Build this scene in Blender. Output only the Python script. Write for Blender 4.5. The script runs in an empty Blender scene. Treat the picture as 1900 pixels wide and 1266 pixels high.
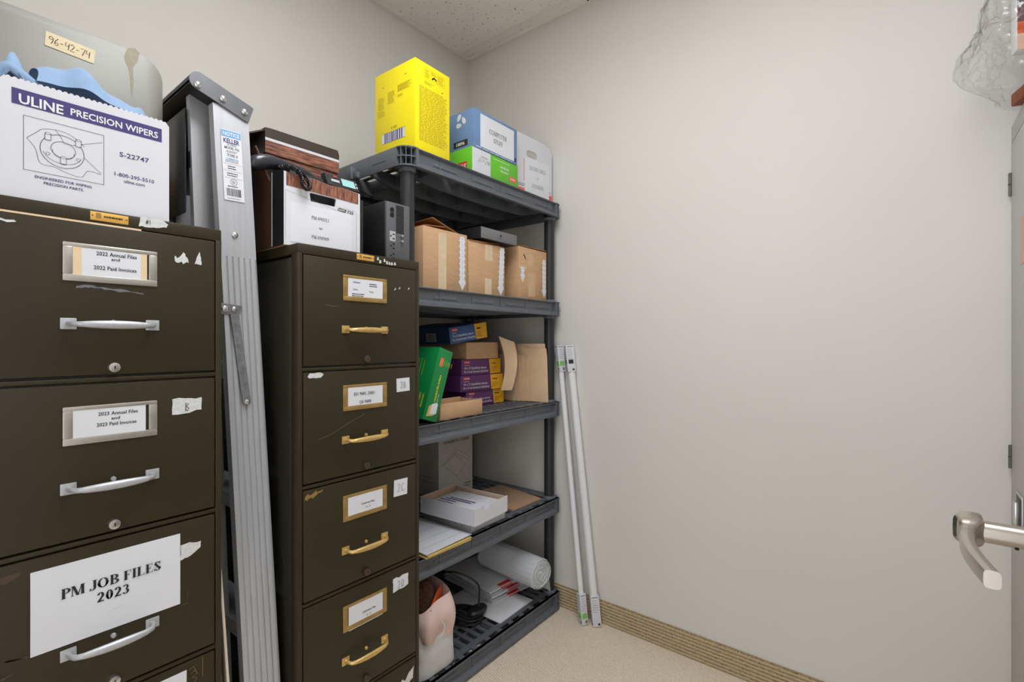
import bpy, bmesh, math, random
from mathutils import Vector, Matrix, noise
rnd = random.Random(7)
PI = math.pi
SC = bpy.context.scene
COL = SC.collection

# ---------------------------------------------------------------- camera, world, lights, exposure
cam_d = bpy.data.cameras.new('camera'); cam = bpy.data.objects.new('camera', cam_d); COL.objects.link(cam)
cam_d.sensor_width = 36.0; cam_d.lens = 909.58 / 1900 * 36.0; cam_d.clip_start = 0.02
cam.location = (0, 0, 1.21); cam.rotation_euler = (PI / 2, 0, 0.675175 - PI / 2)
SC.camera = cam
w = bpy.data.worlds.new('world'); SC.world = w; w.use_nodes = True
w.node_tree.nodes['Background'].inputs[0].default_value = (0.98, 0.98, 1.0, 1); w.node_tree.nodes['Background'].inputs[1].default_value = 1.8
SC.view_settings.view_transform = 'Standard'; SC.view_settings.look = 'None'
SC.view_settings.gamma = 1.0; SC.view_settings.use_curve_mapping = False
SC.view_settings.exposure = 0.0
LAMP_STRENGTH = 15.0

# ---------------------------------------------------------------- materials
def lin(c):
    return tuple((x / 255 / 12.92) if x / 255 <= 0.04045 else ((x / 255 + 0.055) / 1.055) ** 2.4 for x in c) + (1.0,)
MATS = {}
def mat(name, rgb, rough=0.6, metal=0.0, var=0.0, vscale=8.0, stretch=(1, 1, 1), bump=0.0, bscale=60.0, spec=0.5,
        rgb2=None, trans=0.0, alpha=1.0, coat=0.0, emit=0.0, sheen=0.0):
    m = bpy.data.materials.new(name); m.use_nodes = True; nt = m.node_tree; b = nt.nodes['Principled BSDF']
    b.inputs['Base Color'].default_value = lin(rgb); b.inputs['Roughness'].default_value = rough
    b.inputs['Metallic'].default_value = metal; b.inputs['Specular IOR Level'].default_value = spec
    b.inputs['Transmission Weight'].default_value = trans; b.inputs['Alpha'].default_value = alpha
    b.inputs['Coat Weight'].default_value = coat; b.inputs['Sheen Weight'].default_value = sheen
    if emit:
        b.inputs['Emission Color'].default_value = lin(rgb); b.inputs['Emission Strength'].default_value = emit
    if var or bump or rgb2:
        tc = nt.nodes.new('ShaderNodeTexCoord'); mp = nt.nodes.new('ShaderNodeMapping')
        mp.inputs['Scale'].default_value = stretch; nt.links.new(tc.outputs['Object'], mp.inputs['Vector'])
    if var or rgb2:
        n = nt.nodes.new('ShaderNodeTexNoise'); n.inputs['Scale'].default_value = vscale; n.inputs['Detail'].default_value = 5
        nt.links.new(mp.outputs[0], n.inputs['Vector'])
        cr = nt.nodes.new('ShaderNodeValToRGB'); cr.color_ramp.elements[0].position = 0.32; cr.color_ramp.elements[1].position = 0.68
        a = lin(rgb); c2 = lin(rgb2) if rgb2 else tuple(min(1, v * (1 + var)) for v in a[:3]) + (1,)
        c1 = a if rgb2 else tuple(v * (1 - var) for v in a[:3]) + (1,)
        cr.color_ramp.elements[0].color = c1; cr.color_ramp.elements[1].color = c2
        nt.links.new(n.outputs['Fac'], cr.inputs[0]); nt.links.new(cr.outputs[0], b.inputs['Base Color'])
    if bump:
        n2 = nt.nodes.new('ShaderNodeTexNoise'); n2.inputs['Scale'].default_value = bscale; n2.inputs['Detail'].default_value = 3
        nt.links.new(mp.outputs[0], n2.inputs['Vector'])
        bp = nt.nodes.new('ShaderNodeBump'); bp.inputs['Strength'].default_value = bump; bp.inputs['Distance'].default_value = 0.002
        nt.links.new(n2.outputs['Fac'], bp.inputs['Height']); nt.links.new(bp.outputs[0], b.inputs['Normal'])
    MATS[name] = m
    return m
mat('wall_paint', (217, 214, 208), 0.75, var=0.02, vscale=1.5, bump=0.10, bscale=220, spec=0.25)
mat('ceiling_grid', (226, 222, 214), 0.45)
mat('black_gap', (10, 10, 10), 0.8)
mat('olive_enamel', (51, 45, 29), 0.40, var=0.06, vscale=5, bump=0.08, bscale=500, spec=0.32)
mat('olive_side', (52, 50, 42), 0.26, var=0.10, vscale=3, bump=0.05, bscale=30, spec=0.55)
mat('aluminium', (186, 188, 192), 0.42, 0.45, var=0.05, vscale=4, stretch=(30, 30, 1.5))
mat('aluminium_frame', (190, 188, 182), 0.35, 0.8, var=0.08, vscale=40)
mat('cast_aluminium', (116, 118, 121), 0.36, 0.6, var=0.08, vscale=25)
mat('galvanised', (142, 144, 146), 0.42, 0.7, var=0.22, vscale=90)
mat('bright_steel', (215, 215, 215), 0.22, 0.95)
mat('satin_nickel', (200, 192, 184), 0.27, 1.0)
mat('brass', (214, 180, 112), 0.32, 0.6, var=0.10, vscale=60)
mat('brass_plate', (226, 176, 84), 0.42, 0.35, var=0.08, vscale=90)
mat('antique_brass', (172, 140, 84), 0.40, 0.55, var=0.15, vscale=50)
mat('dark_bronze', (96, 82, 70), 0.40, 0.7)
mat('paper', (218, 220, 225), 0.7, var=0.012, vscale=20)
mat('card_buff', (226, 200, 160), 0.7)
mat('torn_paper', (206, 208, 206), 0.75, var=0.10, vscale=150)
mat('ink', (30, 30, 34), 0.6)
mat('ink_grey', (110, 112, 118), 0.6)
mat('plastic_shelf', (94, 98, 104), 0.42, var=0.06, vscale=30, bump=0.10, bscale=350, spec=0.4)
mat('plastic_post', (44, 45, 48), 0.40, var=0.05, vscale=20, spec=0.45)
mat('kraft', (197, 160, 123), 0.8, var=0.05, vscale=25, stretch=(1, 1, 4), bump=0.05, bscale=150, spec=0.2)
mat('kraft_dark', (150, 104, 64), 0.85, var=0.06, vscale=20, spec=0.2)
mat('packing_tape', (205, 172, 134), 0.25, var=0.05, vscale=30)
mat('clear_tape', (214, 192, 160), 0.22, var=0.06, vscale=50)
mat('white_card', (211, 212, 217), 0.65, var=0.012, vscale=15, spec=0.3)
mat('white_gloss', (226, 226, 226), 0.4)
mat('grey_card', (206, 201, 194), 0.75, var=0.05, vscale=70)
mat('navy', (60, 52, 112), 0.6)
mat('wiper_blue', (130, 158, 190), 0.85, var=0.06, vscale=60, sheen=0.3)
mat('grey_panel', (134, 133, 124), 0.38, var=0.03, vscale=8, spec=0.45)
mat('masking_tape', (224, 206, 170), 0.7, var=0.04, vscale=30)
mat('rust_stain', (148, 141, 118), 0.5, var=0.10, vscale=90)
mat('yellow_box', (247, 226, 8), 0.45, var=0.015, vscale=10)
mat('yellow_ink', (158, 142, 22), 0.6)
mat('blue_box', (104, 134, 174), 0.6, var=0.02, vscale=10)
mat('green_box', (100, 190, 40), 0.5)
mat('red_print', (206, 44, 40), 0.5)
mat('coral_print', (236, 96, 80), 0.5)
mat('wood_print', (164, 104, 80), 0.6, rgb2=(70, 42, 34), vscale=30, stretch=(1, 1, 8), var=0.1)
mat('wood_print_v', (166, 106, 80), 0.6, rgb2=(70, 42, 34), vscale=34, stretch=(7, 7, 1), var=0.1)
mat('brown_card', (78, 46, 30), 0.6, var=0.12, vscale=40, stretch=(6, 6, 1))
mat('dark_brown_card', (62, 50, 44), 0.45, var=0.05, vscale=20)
mat('black_tape', (38, 38, 40), 0.22, var=0.1, vscale=40, bump=0.25, bscale=50)
mat('black_gloss', (44, 46, 52), 0.30, coat=0.3)
mat('black_satin', (34, 35, 37), 0.40)
mat('socket_shade', (22, 22, 24), 0.7)
mat('ups_panel', (92, 94, 97), 0.45)
mat('ups_outlet', (176, 178, 180), 0.5)
mat('lcd', (150, 196, 194), 0.25)
mat('device_grey', (120, 120, 122), 0.45, 0.2, var=0.06, vscale=80)
mat('folder_green', (8, 128, 62), 0.45)
mat('folder_yellow', (236, 226, 30), 0.5)
mat('env_purple', (96, 46, 106), 0.5)
mat('env_gold', (232, 172, 20), 0.5)
mat('env_blue', (50, 86, 142), 0.5)
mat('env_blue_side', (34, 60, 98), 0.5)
mat('manila', (232, 200, 162), 0.75, var=0.05, vscale=18)
mat('manila_yellow', (214, 184, 110), 0.7, var=0.04, vscale=18)
mat('kraft_pale', (190, 164, 140), 0.8, var=0.04, vscale=20)
mat('kraft_folder', (184, 150, 122), 0.75, var=0.05, vscale=20)
mat('white_poly', (222, 224, 228), 0.35, var=0.03, vscale=12, bump=0.25, bscale=30)
mat('bag_white', (222, 222, 226), 0.45, var=0.02, vscale=15, bump=0.3, bscale=16)
mat('bag_pink', (228, 200, 192), 0.55, var=0.06, vscale=12, bump=0.3, bscale=18)
mat('fluff_brown', (92, 62, 50), 0.9, var=0.4, vscale=120, bump=1.0, bscale=140)
mat('orange_card', (226, 98, 44), 0.5)
mat('bubble', (226, 230, 234), 0.22, trans=0.25, spec=0.6)
mat('tube_white', (226, 228, 230), 0.35)
mat('label_green', (120, 190, 90), 0.6)
mat('label_blue', (104, 160, 208), 0.55)
mat('steel_cabinet', (186, 184, 180), 0.42, var=0.02, vscale=5, spec=0.4)
mat('door_paint', (196, 190, 180), 0.5)
mat('wicker', (130, 66, 34), 0.6, var=0.3, vscale=60)
mat('purple_print', (104, 66, 80), 0.5, rgb2=(60, 40, 46), vscale=22, var=0.2)
mat('orange_print', (240, 130, 30), 0.45, rgb2=(190, 60, 20), vscale=20, var=0.2)
mat('peach_card', (216, 178, 150), 0.6)
mat('coil_black', (16, 16, 18), 0.25)
mat('cream_board', (214, 200, 184), 0.7)
mat('lamp_panel', (248, 250, 255), 0.5, emit=LAMP_STRENGTH)

def carpet(name, c1, c2, scale, ang, bump):
    m = mat(name, c1, 0.95, spec=0.1); nt = m.node_tree; b = nt.nodes['Principled BSDF']
    tc = nt.nodes.new('ShaderNodeTexCoord'); mp = nt.nodes.new('ShaderNodeMapping'); mp.inputs['Rotation'].default_value = (0, 0, ang)
    nt.links.new(tc.outputs['Object'], mp.inputs[0])
    wv = nt.nodes.new('ShaderNodeTexWave'); wv.inputs['Scale'].default_value = scale; wv.inputs['Distortion'].default_value = 2.2
    wv.inputs['Detail'].default_value = 3; wv.inputs['Detail Scale'].default_value = 3
    nz = nt.nodes.new('ShaderNodeTexNoise'); nz.inputs['Scale'].default_value = 170; nz.inputs['Detail'].default_value = 4
    nt.links.new(mp.outputs[0], wv.inputs['Vector']); nt.links.new(mp.outputs[0], nz.inputs['Vector'])
    mx = nt.nodes.new('ShaderNodeMath'); mx.operation = 'MULTIPLY_ADD'; mx.inputs[1].default_value = 0.45
    nt.links.new(wv.outputs['Fac'], mx.inputs[0]); nt.links.new(nz.outputs['Fac'], mx.inputs[2])
    cr = nt.nodes.new('ShaderNodeValToRGB'); cr.color_ramp.elements[0].position = 0.42; cr.color_ramp.elements[1].position = 0.86
    cr.color_ramp.elements[0].color = lin(c2); cr.color_ramp.elements[1].color = lin(c1)
    nt.links.new(mx.outputs[0], cr.inputs[0]); nt.links.new(cr.outputs[0], b.inputs['Base Color'])
    bp = nt.nodes.new('ShaderNodeBump'); bp.inputs['Strength'].default_value = bump; bp.inputs['Distance'].default_value = 0.004
    nt.links.new(mx.outputs[0], bp.inputs['Height']); nt.links.new(bp.outputs[0], b.inputs['Normal'])
carpet('carpet', (230, 217, 197), (204, 188, 165), 34, 0.35, 0.5)
carpet('carpet_strip', (186, 168, 136), (124, 102, 76), 40, 0.0, 0.8)

def tile_mat():
    m = mat('ceiling_tile', (204, 198, 188), 0.85, spec=0.1); nt = m.node_tree; b = nt.nodes['Principled BSDF']
    tc = nt.nodes.new('ShaderNodeTexCoord')
    v = nt.nodes.new('ShaderNodeTexVoronoi'); v.inputs['Scale'].default_value = 85
    n = nt.nodes.new('ShaderNodeTexNoise'); n.inputs['Scale'].default_value = 70; n.inputs['Detail'].default_value = 3
    nt.links.new(tc.outputs['Object'], v.inputs['Vector']); nt.links.new(tc.outputs['Object'], n.inputs['Vector'])
    ad = nt.nodes.new('ShaderNodeMath'); ad.operation = 'MULTIPLY_ADD'; ad.inputs[1].default_value = 0.9
    nt.links.new(n.outputs['Fac'], ad.inputs[0]); nt.links.new(v.outputs['Distance'], ad.inputs[2])
    cr = nt.nodes.new('ShaderNodeValToRGB'); cr.color_ramp.elements[0].position = 0.50; cr.color_ramp.elements[1].position = 0.62
    cr.color_ramp.elements[0].color = lin((92, 84, 74)); cr.color_ramp.elements[1].color = lin((236, 232, 224))
    nt.links.new(ad.outputs[0], cr.inputs[0]); nt.links.new(cr.outputs[0], b.inputs['Base Color'])
tile_mat()

def cellophane():
    m = bpy.data.materials.new('cellophane'); m.use_nodes = True; nt = m.node_tree; nt.nodes.remove(nt.nodes['Principled BSDF'])
    out = nt.nodes['Material Output']; tr = nt.nodes.new('ShaderNodeBsdfTransparent'); gl = nt.nodes.new('ShaderNodeBsdfGlossy'); mx = nt.nodes.new('ShaderNodeMixShader')
    tr.inputs[0].default_value = (0.995, 0.995, 1.0, 1); gl.inputs['Roughness'].default_value = 0.22
    fr = nt.nodes.new('ShaderNodeLayerWeight'); fr.inputs['Blend'].default_value = 0.35
    mt = nt.nodes.new('ShaderNodeMath'); mt.operation = 'MULTIPLY_ADD'; mt.inputs[1].default_value = 0.20; mt.inputs[2].default_value = 0.06
    nt.links.new(fr.outputs['Fresnel'], mt.inputs[0]); nt.links.new(mt.outputs[0], mx.inputs[0])
    nt.links.new(tr.outputs[0], mx.inputs[1]); nt.links.new(gl.outputs[0], mx.inputs[2]); nt.links.new(mx.outputs[0], out.inputs[0])
    MATS['cellophane'] = m
cellophane()

# ---------------------------------------------------------------- mesh builder
WLOC = {}
FACE = {'front': Matrix(((1, 0, 0, 0), (0, 0, -1, 0), (0, 1, 0, 0), (0, 0, 0, 1))),     # local X -> +x, Y -> +z, normal -> -y
        'left': Matrix(((0, 0, -1, 0), (-1, 0, 0, 0), (0, 1, 0, 0), (0, 0, 0, 1))),      # local X -> -y, Y -> +z, normal -> -x
        'top': Matrix.Identity(4)}
def on(face, x, y, z, rot=0.0, base=None):
    M = Matrix.Translation((x, y, z)) @ FACE[face] @ Matrix.Rotation(rot, 4, 'Z')
    return (base @ M) if base is not None else M
_tcache = {}
def glyphs(s, bold):
    k = (s, bold)
    if k not in _tcache:
        cu = bpy.data.curves.new('t', 'FONT'); cu.body = s; cu.size = 1.0; cu.offset = bold; cu.resolution_u = 2; cu.align_x = 'LEFT'
        ob = bpy.data.objects.new('t', cu); COL.objects.link(ob)
        dg = bpy.context.evaluated_depsgraph_get(); me = bpy.data.meshes.new_from_object(ob.evaluated_get(dg))
        vs = [(v.co.x, v.co.y) for v in me.vertices]; fs = [tuple(p.vertices) for p in me.polygons]
        bpy.data.objects.remove(ob); bpy.data.curves.remove(cu); bpy.data.meshes.remove(me)
        _tcache[k] = (vs, fs)
    return _tcache[k]

def ell(cx, cy, rx, ry, a0, a1, n=10):
    return [(cx + rx * math.cos(math.radians(a0 + (a1 - a0) * i / n)), cy + ry * math.sin(math.radians(a0 + (a1 - a0) * i / n))) for i in range(n + 1)]
def serif_glyph(ch, t):
    """roman capitals and figures, one unit tall; returns polygons and advance"""
    P = []; s = 0.05
    def R(x0, y0, x1, y1): P.append([(x0, y0), (x1, y0), (x1, y1), (x0, y1)])
    def v(x, w=t, top=True, bot=True):
        R(x, 0, x + w, 1)
        if bot: R(x - .07, 0, x + w + .07, s)
        if top: R(x - .07, 1 - s, x + w + .07, 1)
    def dg(x0, y0, x1, y1, w): P.append([(x0, y0), (x0 + w, y0), (x1 + w, y1), (x1, y1)])
    def arc(cx, cy, rx, ry, a0, a1, wx, wy=.06):
        o = ell(cx, cy, rx, ry, a0, a1); i = ell(cx, cy, rx - wx, ry - wy, a0, a1)
        for k in range(len(o) - 1): P.append([o[k], o[k + 1], i[k + 1], i[k]])
    adv = .75
    if ch == 'I': v(.1); adv = .2 + t
    elif ch == 'L': v(.1); R(.1, 0, .62, s); R(.57, 0, .62, .25); adv = .7
    elif ch in 'EF':
        v(.1); R(.1, 1 - s, .6, 1); R(.55, .75, .6, 1); R(.1, .5, .45, .5 + s); R(.42, .4, .46, .65); adv = .68
        if ch == 'E': R(.1, 0, .64, s); R(.59, 0, .64, .26); adv = .72
    elif ch in 'PRB':
        v(.1); arc(.1 + t, .74, .40, .26, -90, 90, t); R(.1, 1 - s, .1 + t, 1); adv = .68
        if ch == 'R': dg(.62, 0, .30, .5, t); R(.58, 0, .84, s); adv = .84
        if ch == 'B': arc(.1 + t, .26, .45, .27, -90, 90, t); adv = .74
    elif ch == 'D': v(.1); arc(.1 + t, .5, .52, .5, -90, 90, t); adv = .85
    elif ch == 'J': R(.26, .2, .26 + t, 1); R(.18, 1 - s, .34 + t, 1); arc(.1, .18, .16 + t, .2, -120, 0, t); R(-.02, .08, .1, .2); adv = .52
    elif ch == 'M': v(.1, .06); dg(.42, 0, .1, 1, t); dg(.42 + t * .4, 0, .76, 1, .07); v(.76, t); adv = 1.04
    elif ch == 'N': v(.1, .06, bot=True); dg(.66, 0, .08, 1, t); R(.66 + t * .5, 0, .72 + t * .5, 1); R(.58 + t * .5, 1 - s, .8 + t * .5, 1); adv = .9
    elif ch == 'A': dg(.05, 0, .36, 1, .06); dg(.64, 0, .34, 1, t); R(.2, .3, .6, .3 + s); R(-.02, 0, .18, s); R(.55, 0, .9, s); adv = .86
    elif ch == 'X': dg(.6, 0, .06, 1, t); dg(.06, 0, .66, 1, .06); R(0, 0, .2, s); R(.54, 0, .86, s); R(0, 1 - s, .3, 1); R(.58, 1 - s, .8, 1); adv = .85
    elif ch == 'T': v(.30); R(.02, 1 - s, .6 + t, 1); R(.02, .74, .07, 1); R(.55 + t, .74, .6 + t, 1); adv = .66 + t
    elif ch == 'U': R(.1, .3, .1 + t, 1); R(.02, 1 - s, .18 + t, 1); R(.68, .3, .74, 1); R(.6, 1 - s, .82, 1); arc(.42, .3, .32, .3, 180, 360, t * .8); adv = .86
    elif ch in 'OQ0':
        rx = .42 if ch != '0' else .28
        arc(rx + .04, .5, rx, .5, 0, 360, t); adv = 2 * rx + .1
        arc(rx + .04, .5, rx, .5, 0, 180, t); P[:] = P[:10]; arc(rx + .04, .5, rx, .5, 180, 360, t)
        if ch == 'Q': dg(.62, -.18, .4, .1, t)
    elif ch in 'CG':
        arc(.46, .5, .42, .5, 40, 180, t); arc(.46, .5, .42, .5, 180, 320, t); R(.74, .68, .79, .98); adv = .84
        if ch == 'G': R(.66, .08, .66 + t, .42); R(.56, .38, .74 + t, .43); adv = .92
    elif ch == 'S': arc(.33, .74, .27, .26, 20, 200, t * .9); arc(.33, .26, .29, .26, -160, 20, t * .9); dg(.40, .22, .06, .72, t * 1.1); R(.53, .72, .58, .98); R(.04, .02, .09, .28); adv = .66
    elif ch == '&': arc(.34, .76, .2, .24, 0, 360, .08); arc(.32, .28, .3, .28, 0, 360, t); dg(.66, 0, .2, .7, t); adv = .9
    elif ch == '2': arc(.3, .7, .27, .3, -20, 170, t); dg(.05, .06, .38, .6, t); R(.05, 0, .58, .11); adv = .66
    elif ch == '3': arc(.26, .75, .25, .25, -90, 160, t * .9); arc(.26, .27, .29, .27, -160, 90, t); adv = .64
    elif ch == '1': R(.22, 0, .22 + t, 1); R(.1, 0, .34 + t, s); dg(.08, .8, .22, .93, .1); adv = .6
    elif ch == '4': R(.36, 0, .36 + t, 1); R(.04, .25, .62, .33); dg(.03, .3, .36, 1, .07); adv = .66
    elif ch == '5': R(.12, .88, .56, 1); R(.12, .5, .18, 1); arc(.26, .3, .3, .3, -150, 120, t); adv = .64
    elif ch == '6': arc(.32, .3, .28, .3, 0, 360, t); arc(.5, .4, .46, .6, 110, 190, t); adv = .66
    elif ch == '7': R(.06, .88, .58, 1); dg(.18, 0, .44, .9, t); adv = .62
    elif ch == '8': arc(.31, .75, .22, .25, 0, 360, t * .8); arc(.31, .27, .28, .27, 0, 360, t); adv = .64
    elif ch == '9': arc(.31, .7, .28, .3, 0, 360, t); arc(.13, .6, .46, .6, -70, 10, t); adv = .66
    elif ch == '-': R(.06, .28, .36, .38); adv = .42
    elif ch == ':': R(.1, 0, .24, .13); R(.1, .5, .24, .63); adv = .36
    elif ch == '/': dg(0, 0, .3, 1, .07); adv = .42
    elif ch == ' ': adv = .34
    return P, adv
HAND = {'9': [[(.5, .8), (.3, 1), (.08, .85), (.12, .6), (.35, .58), (.5, .8), (.46, .4), (.3, 0)]],
        '6': [[(.42, 1), (.14, .55), (.08, .2), (.28, 0), (.48, .18), (.38, .42), (.12, .3)]],
        '4': [[(.12, 1), (.06, .5), (.5, .55)], [(.46, .95), (.4, 0)]], '2': [[(.05, .8), (.25, 1), (.46, .8), (.3, .4), (.03, 0), (.52, .04)]],
        '7': [[(.03, .95), (.52, 1), (.22, 0)]], '-': [[(.1, .48), (.4, .52)]], 'B': [[(.1, 0), (.14, 1), (.42, .85), (.16, .55), (.48, .3), (.3, 0), (.08, .04)]],
        'C': [[(.5, .85), (.3, 1), (.08, .6), (.14, .1), (.34, 0), (.52, .15)]], 'D': [[(.12, 0), (.16, 1), (.5, .75), (.44, .2), (.1, 0)]],
        '#': [[(.15, 0), (.3, 1)], [(.38, 0), (.52, 1)], [(.05, .35), (.6, .4)], [(.08, .65), (.62, .7)]], '1': [[(.1, .75), (.3, 1), (.26, 0)]]}

class MB:
    def __init__(self, M=None):
        self.V = []; self.F = []; self.I = []; self.S = []; self.mats = []; self.M = M or Matrix.Identity(4)
    def slot(self, m):
        if m not in self.mats: self.mats.append(m)
        return self.mats.index(m)
    def raw(self, vs, fs, m, M=None, smooth=True):
        T = self.M @ M if M is not None else self.M
        o = len(self.V); i = self.slot(m)
        self.V += [T @ Vector(v) for v in vs]
        for f in fs: self.F.append(tuple(o + k for k in f)); self.I.append(i); self.S.append(smooth)
        return self
    def box(self, x0, x1, y0, y1, z0, z1, m, bev=0.0, M=None, seg=2):
        if bev <= 0:
            vs = [(x, y, z) for x in (x0, x1) for y in (y0, y1) for z in (z0, z1)]
            fs = [(0, 1, 3, 2), (4, 6, 7, 5), (0, 4, 5, 1), (2, 3, 7, 6), (0, 2, 6, 4), (1, 5, 7, 3)]
            return self.raw(vs, fs, m, M, False)
        bm = bmesh.new(); bmesh.ops.create_cube(bm, size=1.0)
        for v in bm.verts: v.co = Vector(((x0 + x1) / 2 + v.co.x * (x1 - x0), (y0 + y1) / 2 + v.co.y * (y1 - y0), (z0 + z1) / 2 + v.co.z * (z1 - z0)))
        bmesh.ops.bevel(bm, geom=list(bm.edges), offset=bev, segments=seg, affect='EDGES', profile=0.5)
        bm.verts.index_update(); vs = [v.co.copy() for v in bm.verts]; fs = [tuple(v.index for v in f.verts) for f in bm.faces]; bm.free()
        return self.raw(vs, fs, m, M, True)
    def prism(self, pts, a, b, m, axis='z', M=None, smooth=False):
        """extrude a 2D outline from a to b along an axis: 'z' takes (x,y), 'y' takes (x,z), 'x' takes (y,z)"""
        def mk(p, t): return (p[0], p[1], t) if axis == 'z' else ((p[0], t, p[1]) if axis == 'y' else (t, p[0], p[1]))
        n = len(pts); vs = [mk(p, a) for p in pts] + [mk(p, b) for p in pts]
        fs = [tuple(range(n))[::-1], tuple(range(n, 2 * n))] + [(i, (i + 1) % n, n + (i + 1) % n, n + i) for i in range(n)]
        return self.raw(vs, fs, m, M, smooth)
    def tube(self, path, r, m, seg=10, closed=False, M=None, caps=True, sq=None):
        path = [Vector(p) for p in path]; n = len(path); rs = r if isinstance(r, (list, tuple)) else [r] * n
        vs = []; fs = []; up = None
        for i, p in enumerate(path):
            t = (path[(i + 1) % n] - path[i - 1]) if closed else (path[min(i + 1, n - 1)] - path[max(i - 1, 0)])
            t.normalize()
            if up is None:
                up = Vector((0, 0, 1)) if abs(t.z) < 0.9 else Vector((0, 1, 0))
            u = (up - t * up.dot(t)).normalized(); b = t.cross(u); up = u
            for k in range(seg):
                a = 2 * PI * k / seg
                sx, sy = sq if sq else (1, 1)
                vs.append(p + (u * math.cos(a) * sx + b * math.sin(a) * sy) * rs[i])
        rng = n if closed else n - 1
        for i in range(rng):
            j = (i + 1) % n
            for k in range(seg): fs.append((i * seg + k, i * seg + (k + 1) % seg, j * seg + (k + 1) % seg, j * seg + k))
        if caps and not closed: fs += [tuple(range(seg))[::-1], tuple((n - 1) * seg + k for k in range(seg))]
        return self.raw(vs, fs, m, M, True)
    def lathe(self, prof, m, seg=20, M=None):
        vs = []; fs = []; n = len(prof)
        for r, z in prof: vs += [(r * math.cos(2 * PI * k / seg), r * math.sin(2 * PI * k / seg), z) for k in range(seg)]
        for i in range(n - 1):
            for k in range(seg): fs.append((i * seg + k, i * seg + (k + 1) % seg, (i + 1) * seg + (k + 1) % seg, (i + 1) * seg + k))
        fs += [tuple(range(seg))[::-1], tuple((n - 1) * seg + k for k in range(seg))]
        return self.raw(vs, fs, m, M, True)
    def grid(self, fn, nu, nv, m, M=None, closed=False):
        vs = [fn(i / nu, j / nv) for i in range(nu + 1) for j in range(nv + 1)]
        fs = [(i * (nv + 1) + j, (i + 1) * (nv + 1) + j, (i + 1) * (nv + 1) + j + 1, i * (nv + 1) + j + 1) for i in range(nu) for j in range(nv)]
        return self.raw(vs, fs, m, M, True)
    # flat printing, laid a hair above the surface M points at
    def poly(self, pts, m, M, z=0.0004): return self.raw([(p[0], p[1], z) for p in pts], [tuple(range(len(pts)))], m, M, False)
    def rect(self, x0, y0, x1, y1, m, M, z=0.0004): return self.poly([(x0, y0), (x1, y0), (x1, y1), (x0, y1)], m, M, z)
    def rib(self, pts, wd, m, M, closed=False, z=0.0005):
        n = len(pts); L = []; Rr = []
        for i, p in enumerate(pts):
            a = pts[(i - 1) % n] if closed or i else p; b = pts[(i + 1) % n] if closed or i < n - 1 else p
            dx, dy = b[0] - a[0], b[1] - a[1]; l = math.hypot(dx, dy) or 1
            L.append((p[0] - dy / l * wd / 2, p[1] + dx / l * wd / 2, z)); Rr.append((p[0] + dy / l * wd / 2, p[1] - dx / l * wd / 2, z))
        fs = [(i, (i + 1) % n, n + (i + 1) % n, n + i) for i in range(n if closed else n - 1)]
        return self.raw(L + Rr, [f[::-1] for f in fs], m, M, False)
    def text(self, s, cx, cy, h, m, M, width=None, bold=0.0, z=0.0005, slant=0.0):
        vs, fs = glyphs(s, bold)
        if not vs: return self
        x0 = min(v[0] for v in vs); x1 = max(v[0] for v in vs)
        k = h / 0.73; kx = (width / (x1 - x0)) if width else k
        return self.raw([((v[0] - (x0 + x1) / 2) * kx + cx + slant * v[1] * k, v[1] * k + cy - h / 2, z) for v in vs], fs, m, M, False)
    def serif(self, s, cx, cy, h, m, M, width=None, t=0.17, z=0.0005):
        x = 0; polys = []
        for ch in s:
            P, a = serif_glyph(ch, t); polys += [[(p[0] + x, p[1]) for p in q] for q in P]; x += a
        kx = (width / x) if width else h
        for q in polys: self.poly([((p[0] - x / 2) * kx + cx, p[1] * h + cy - h / 2) for p in q], m, M, z)
        return self
    def hand(self, s, cx, cy, h, m, M, wd=0.003, adv=0.62):
        n = len(s)
        for i, ch in enumerate(s):
            for st in HAND.get(ch, []):
                self.rib([((p[0] - .28 + (i - (n - 1) / 2) * adv) * h + cx, (p[1] - .5) * h + cy) for p in st], wd, m, M)
        return self
    def lines(self, x0, y0, x1, y1, n, m, M, wd=None, ragged=0.3, z=0.0005):
        """rows of print too small to read"""
        st = (y1 - y0) / n; wd = wd or st * 0.4
        for i in range(n):
            y = y1 - (i + .5) * st; e = x1 - (x1 - x0) * ragged * rnd.random(); x = x0
            while x < e:
                l = min(e - x, (x1 - x0) * (0.06 + 0.12 * rnd.random())); self.rect(x, y - wd / 2, x + l, y + wd / 2, m, M, z); x += l + (x1 - x0) * 0.025
        return self
    def barcode(self, x0, y0, x1, y1, m, M, n=18):
        x = x0; k = (x1 - x0) / n
        while x < x1 - k * .3:
            b = k * (0.3 + 0.7 * rnd.random()); self.rect(x, y0, min(x + b, x1), y1, m, M, 0.0006); x += b + k * (0.3 + 0.6 * rnd.random())
        return self
    def torn(self, pts, m, M, jag=0.12, z=0.0005):
        out = []
        n = len(pts)
        for i in range(n):
            a = pts[i]; b = pts[(i + 1) % n]
            for k in range(5):
                t = k / 5; l = math.hypot(b[0] - a[0], b[1] - a[1]); j = (rnd.random() - .5) * jag * l if k else 0
                out.append((a[0] + (b[0] - a[0]) * t + j * .5, a[1] + (b[1] - a[1]) * t + j))
        return self.poly(out, m, M, z)
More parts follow.
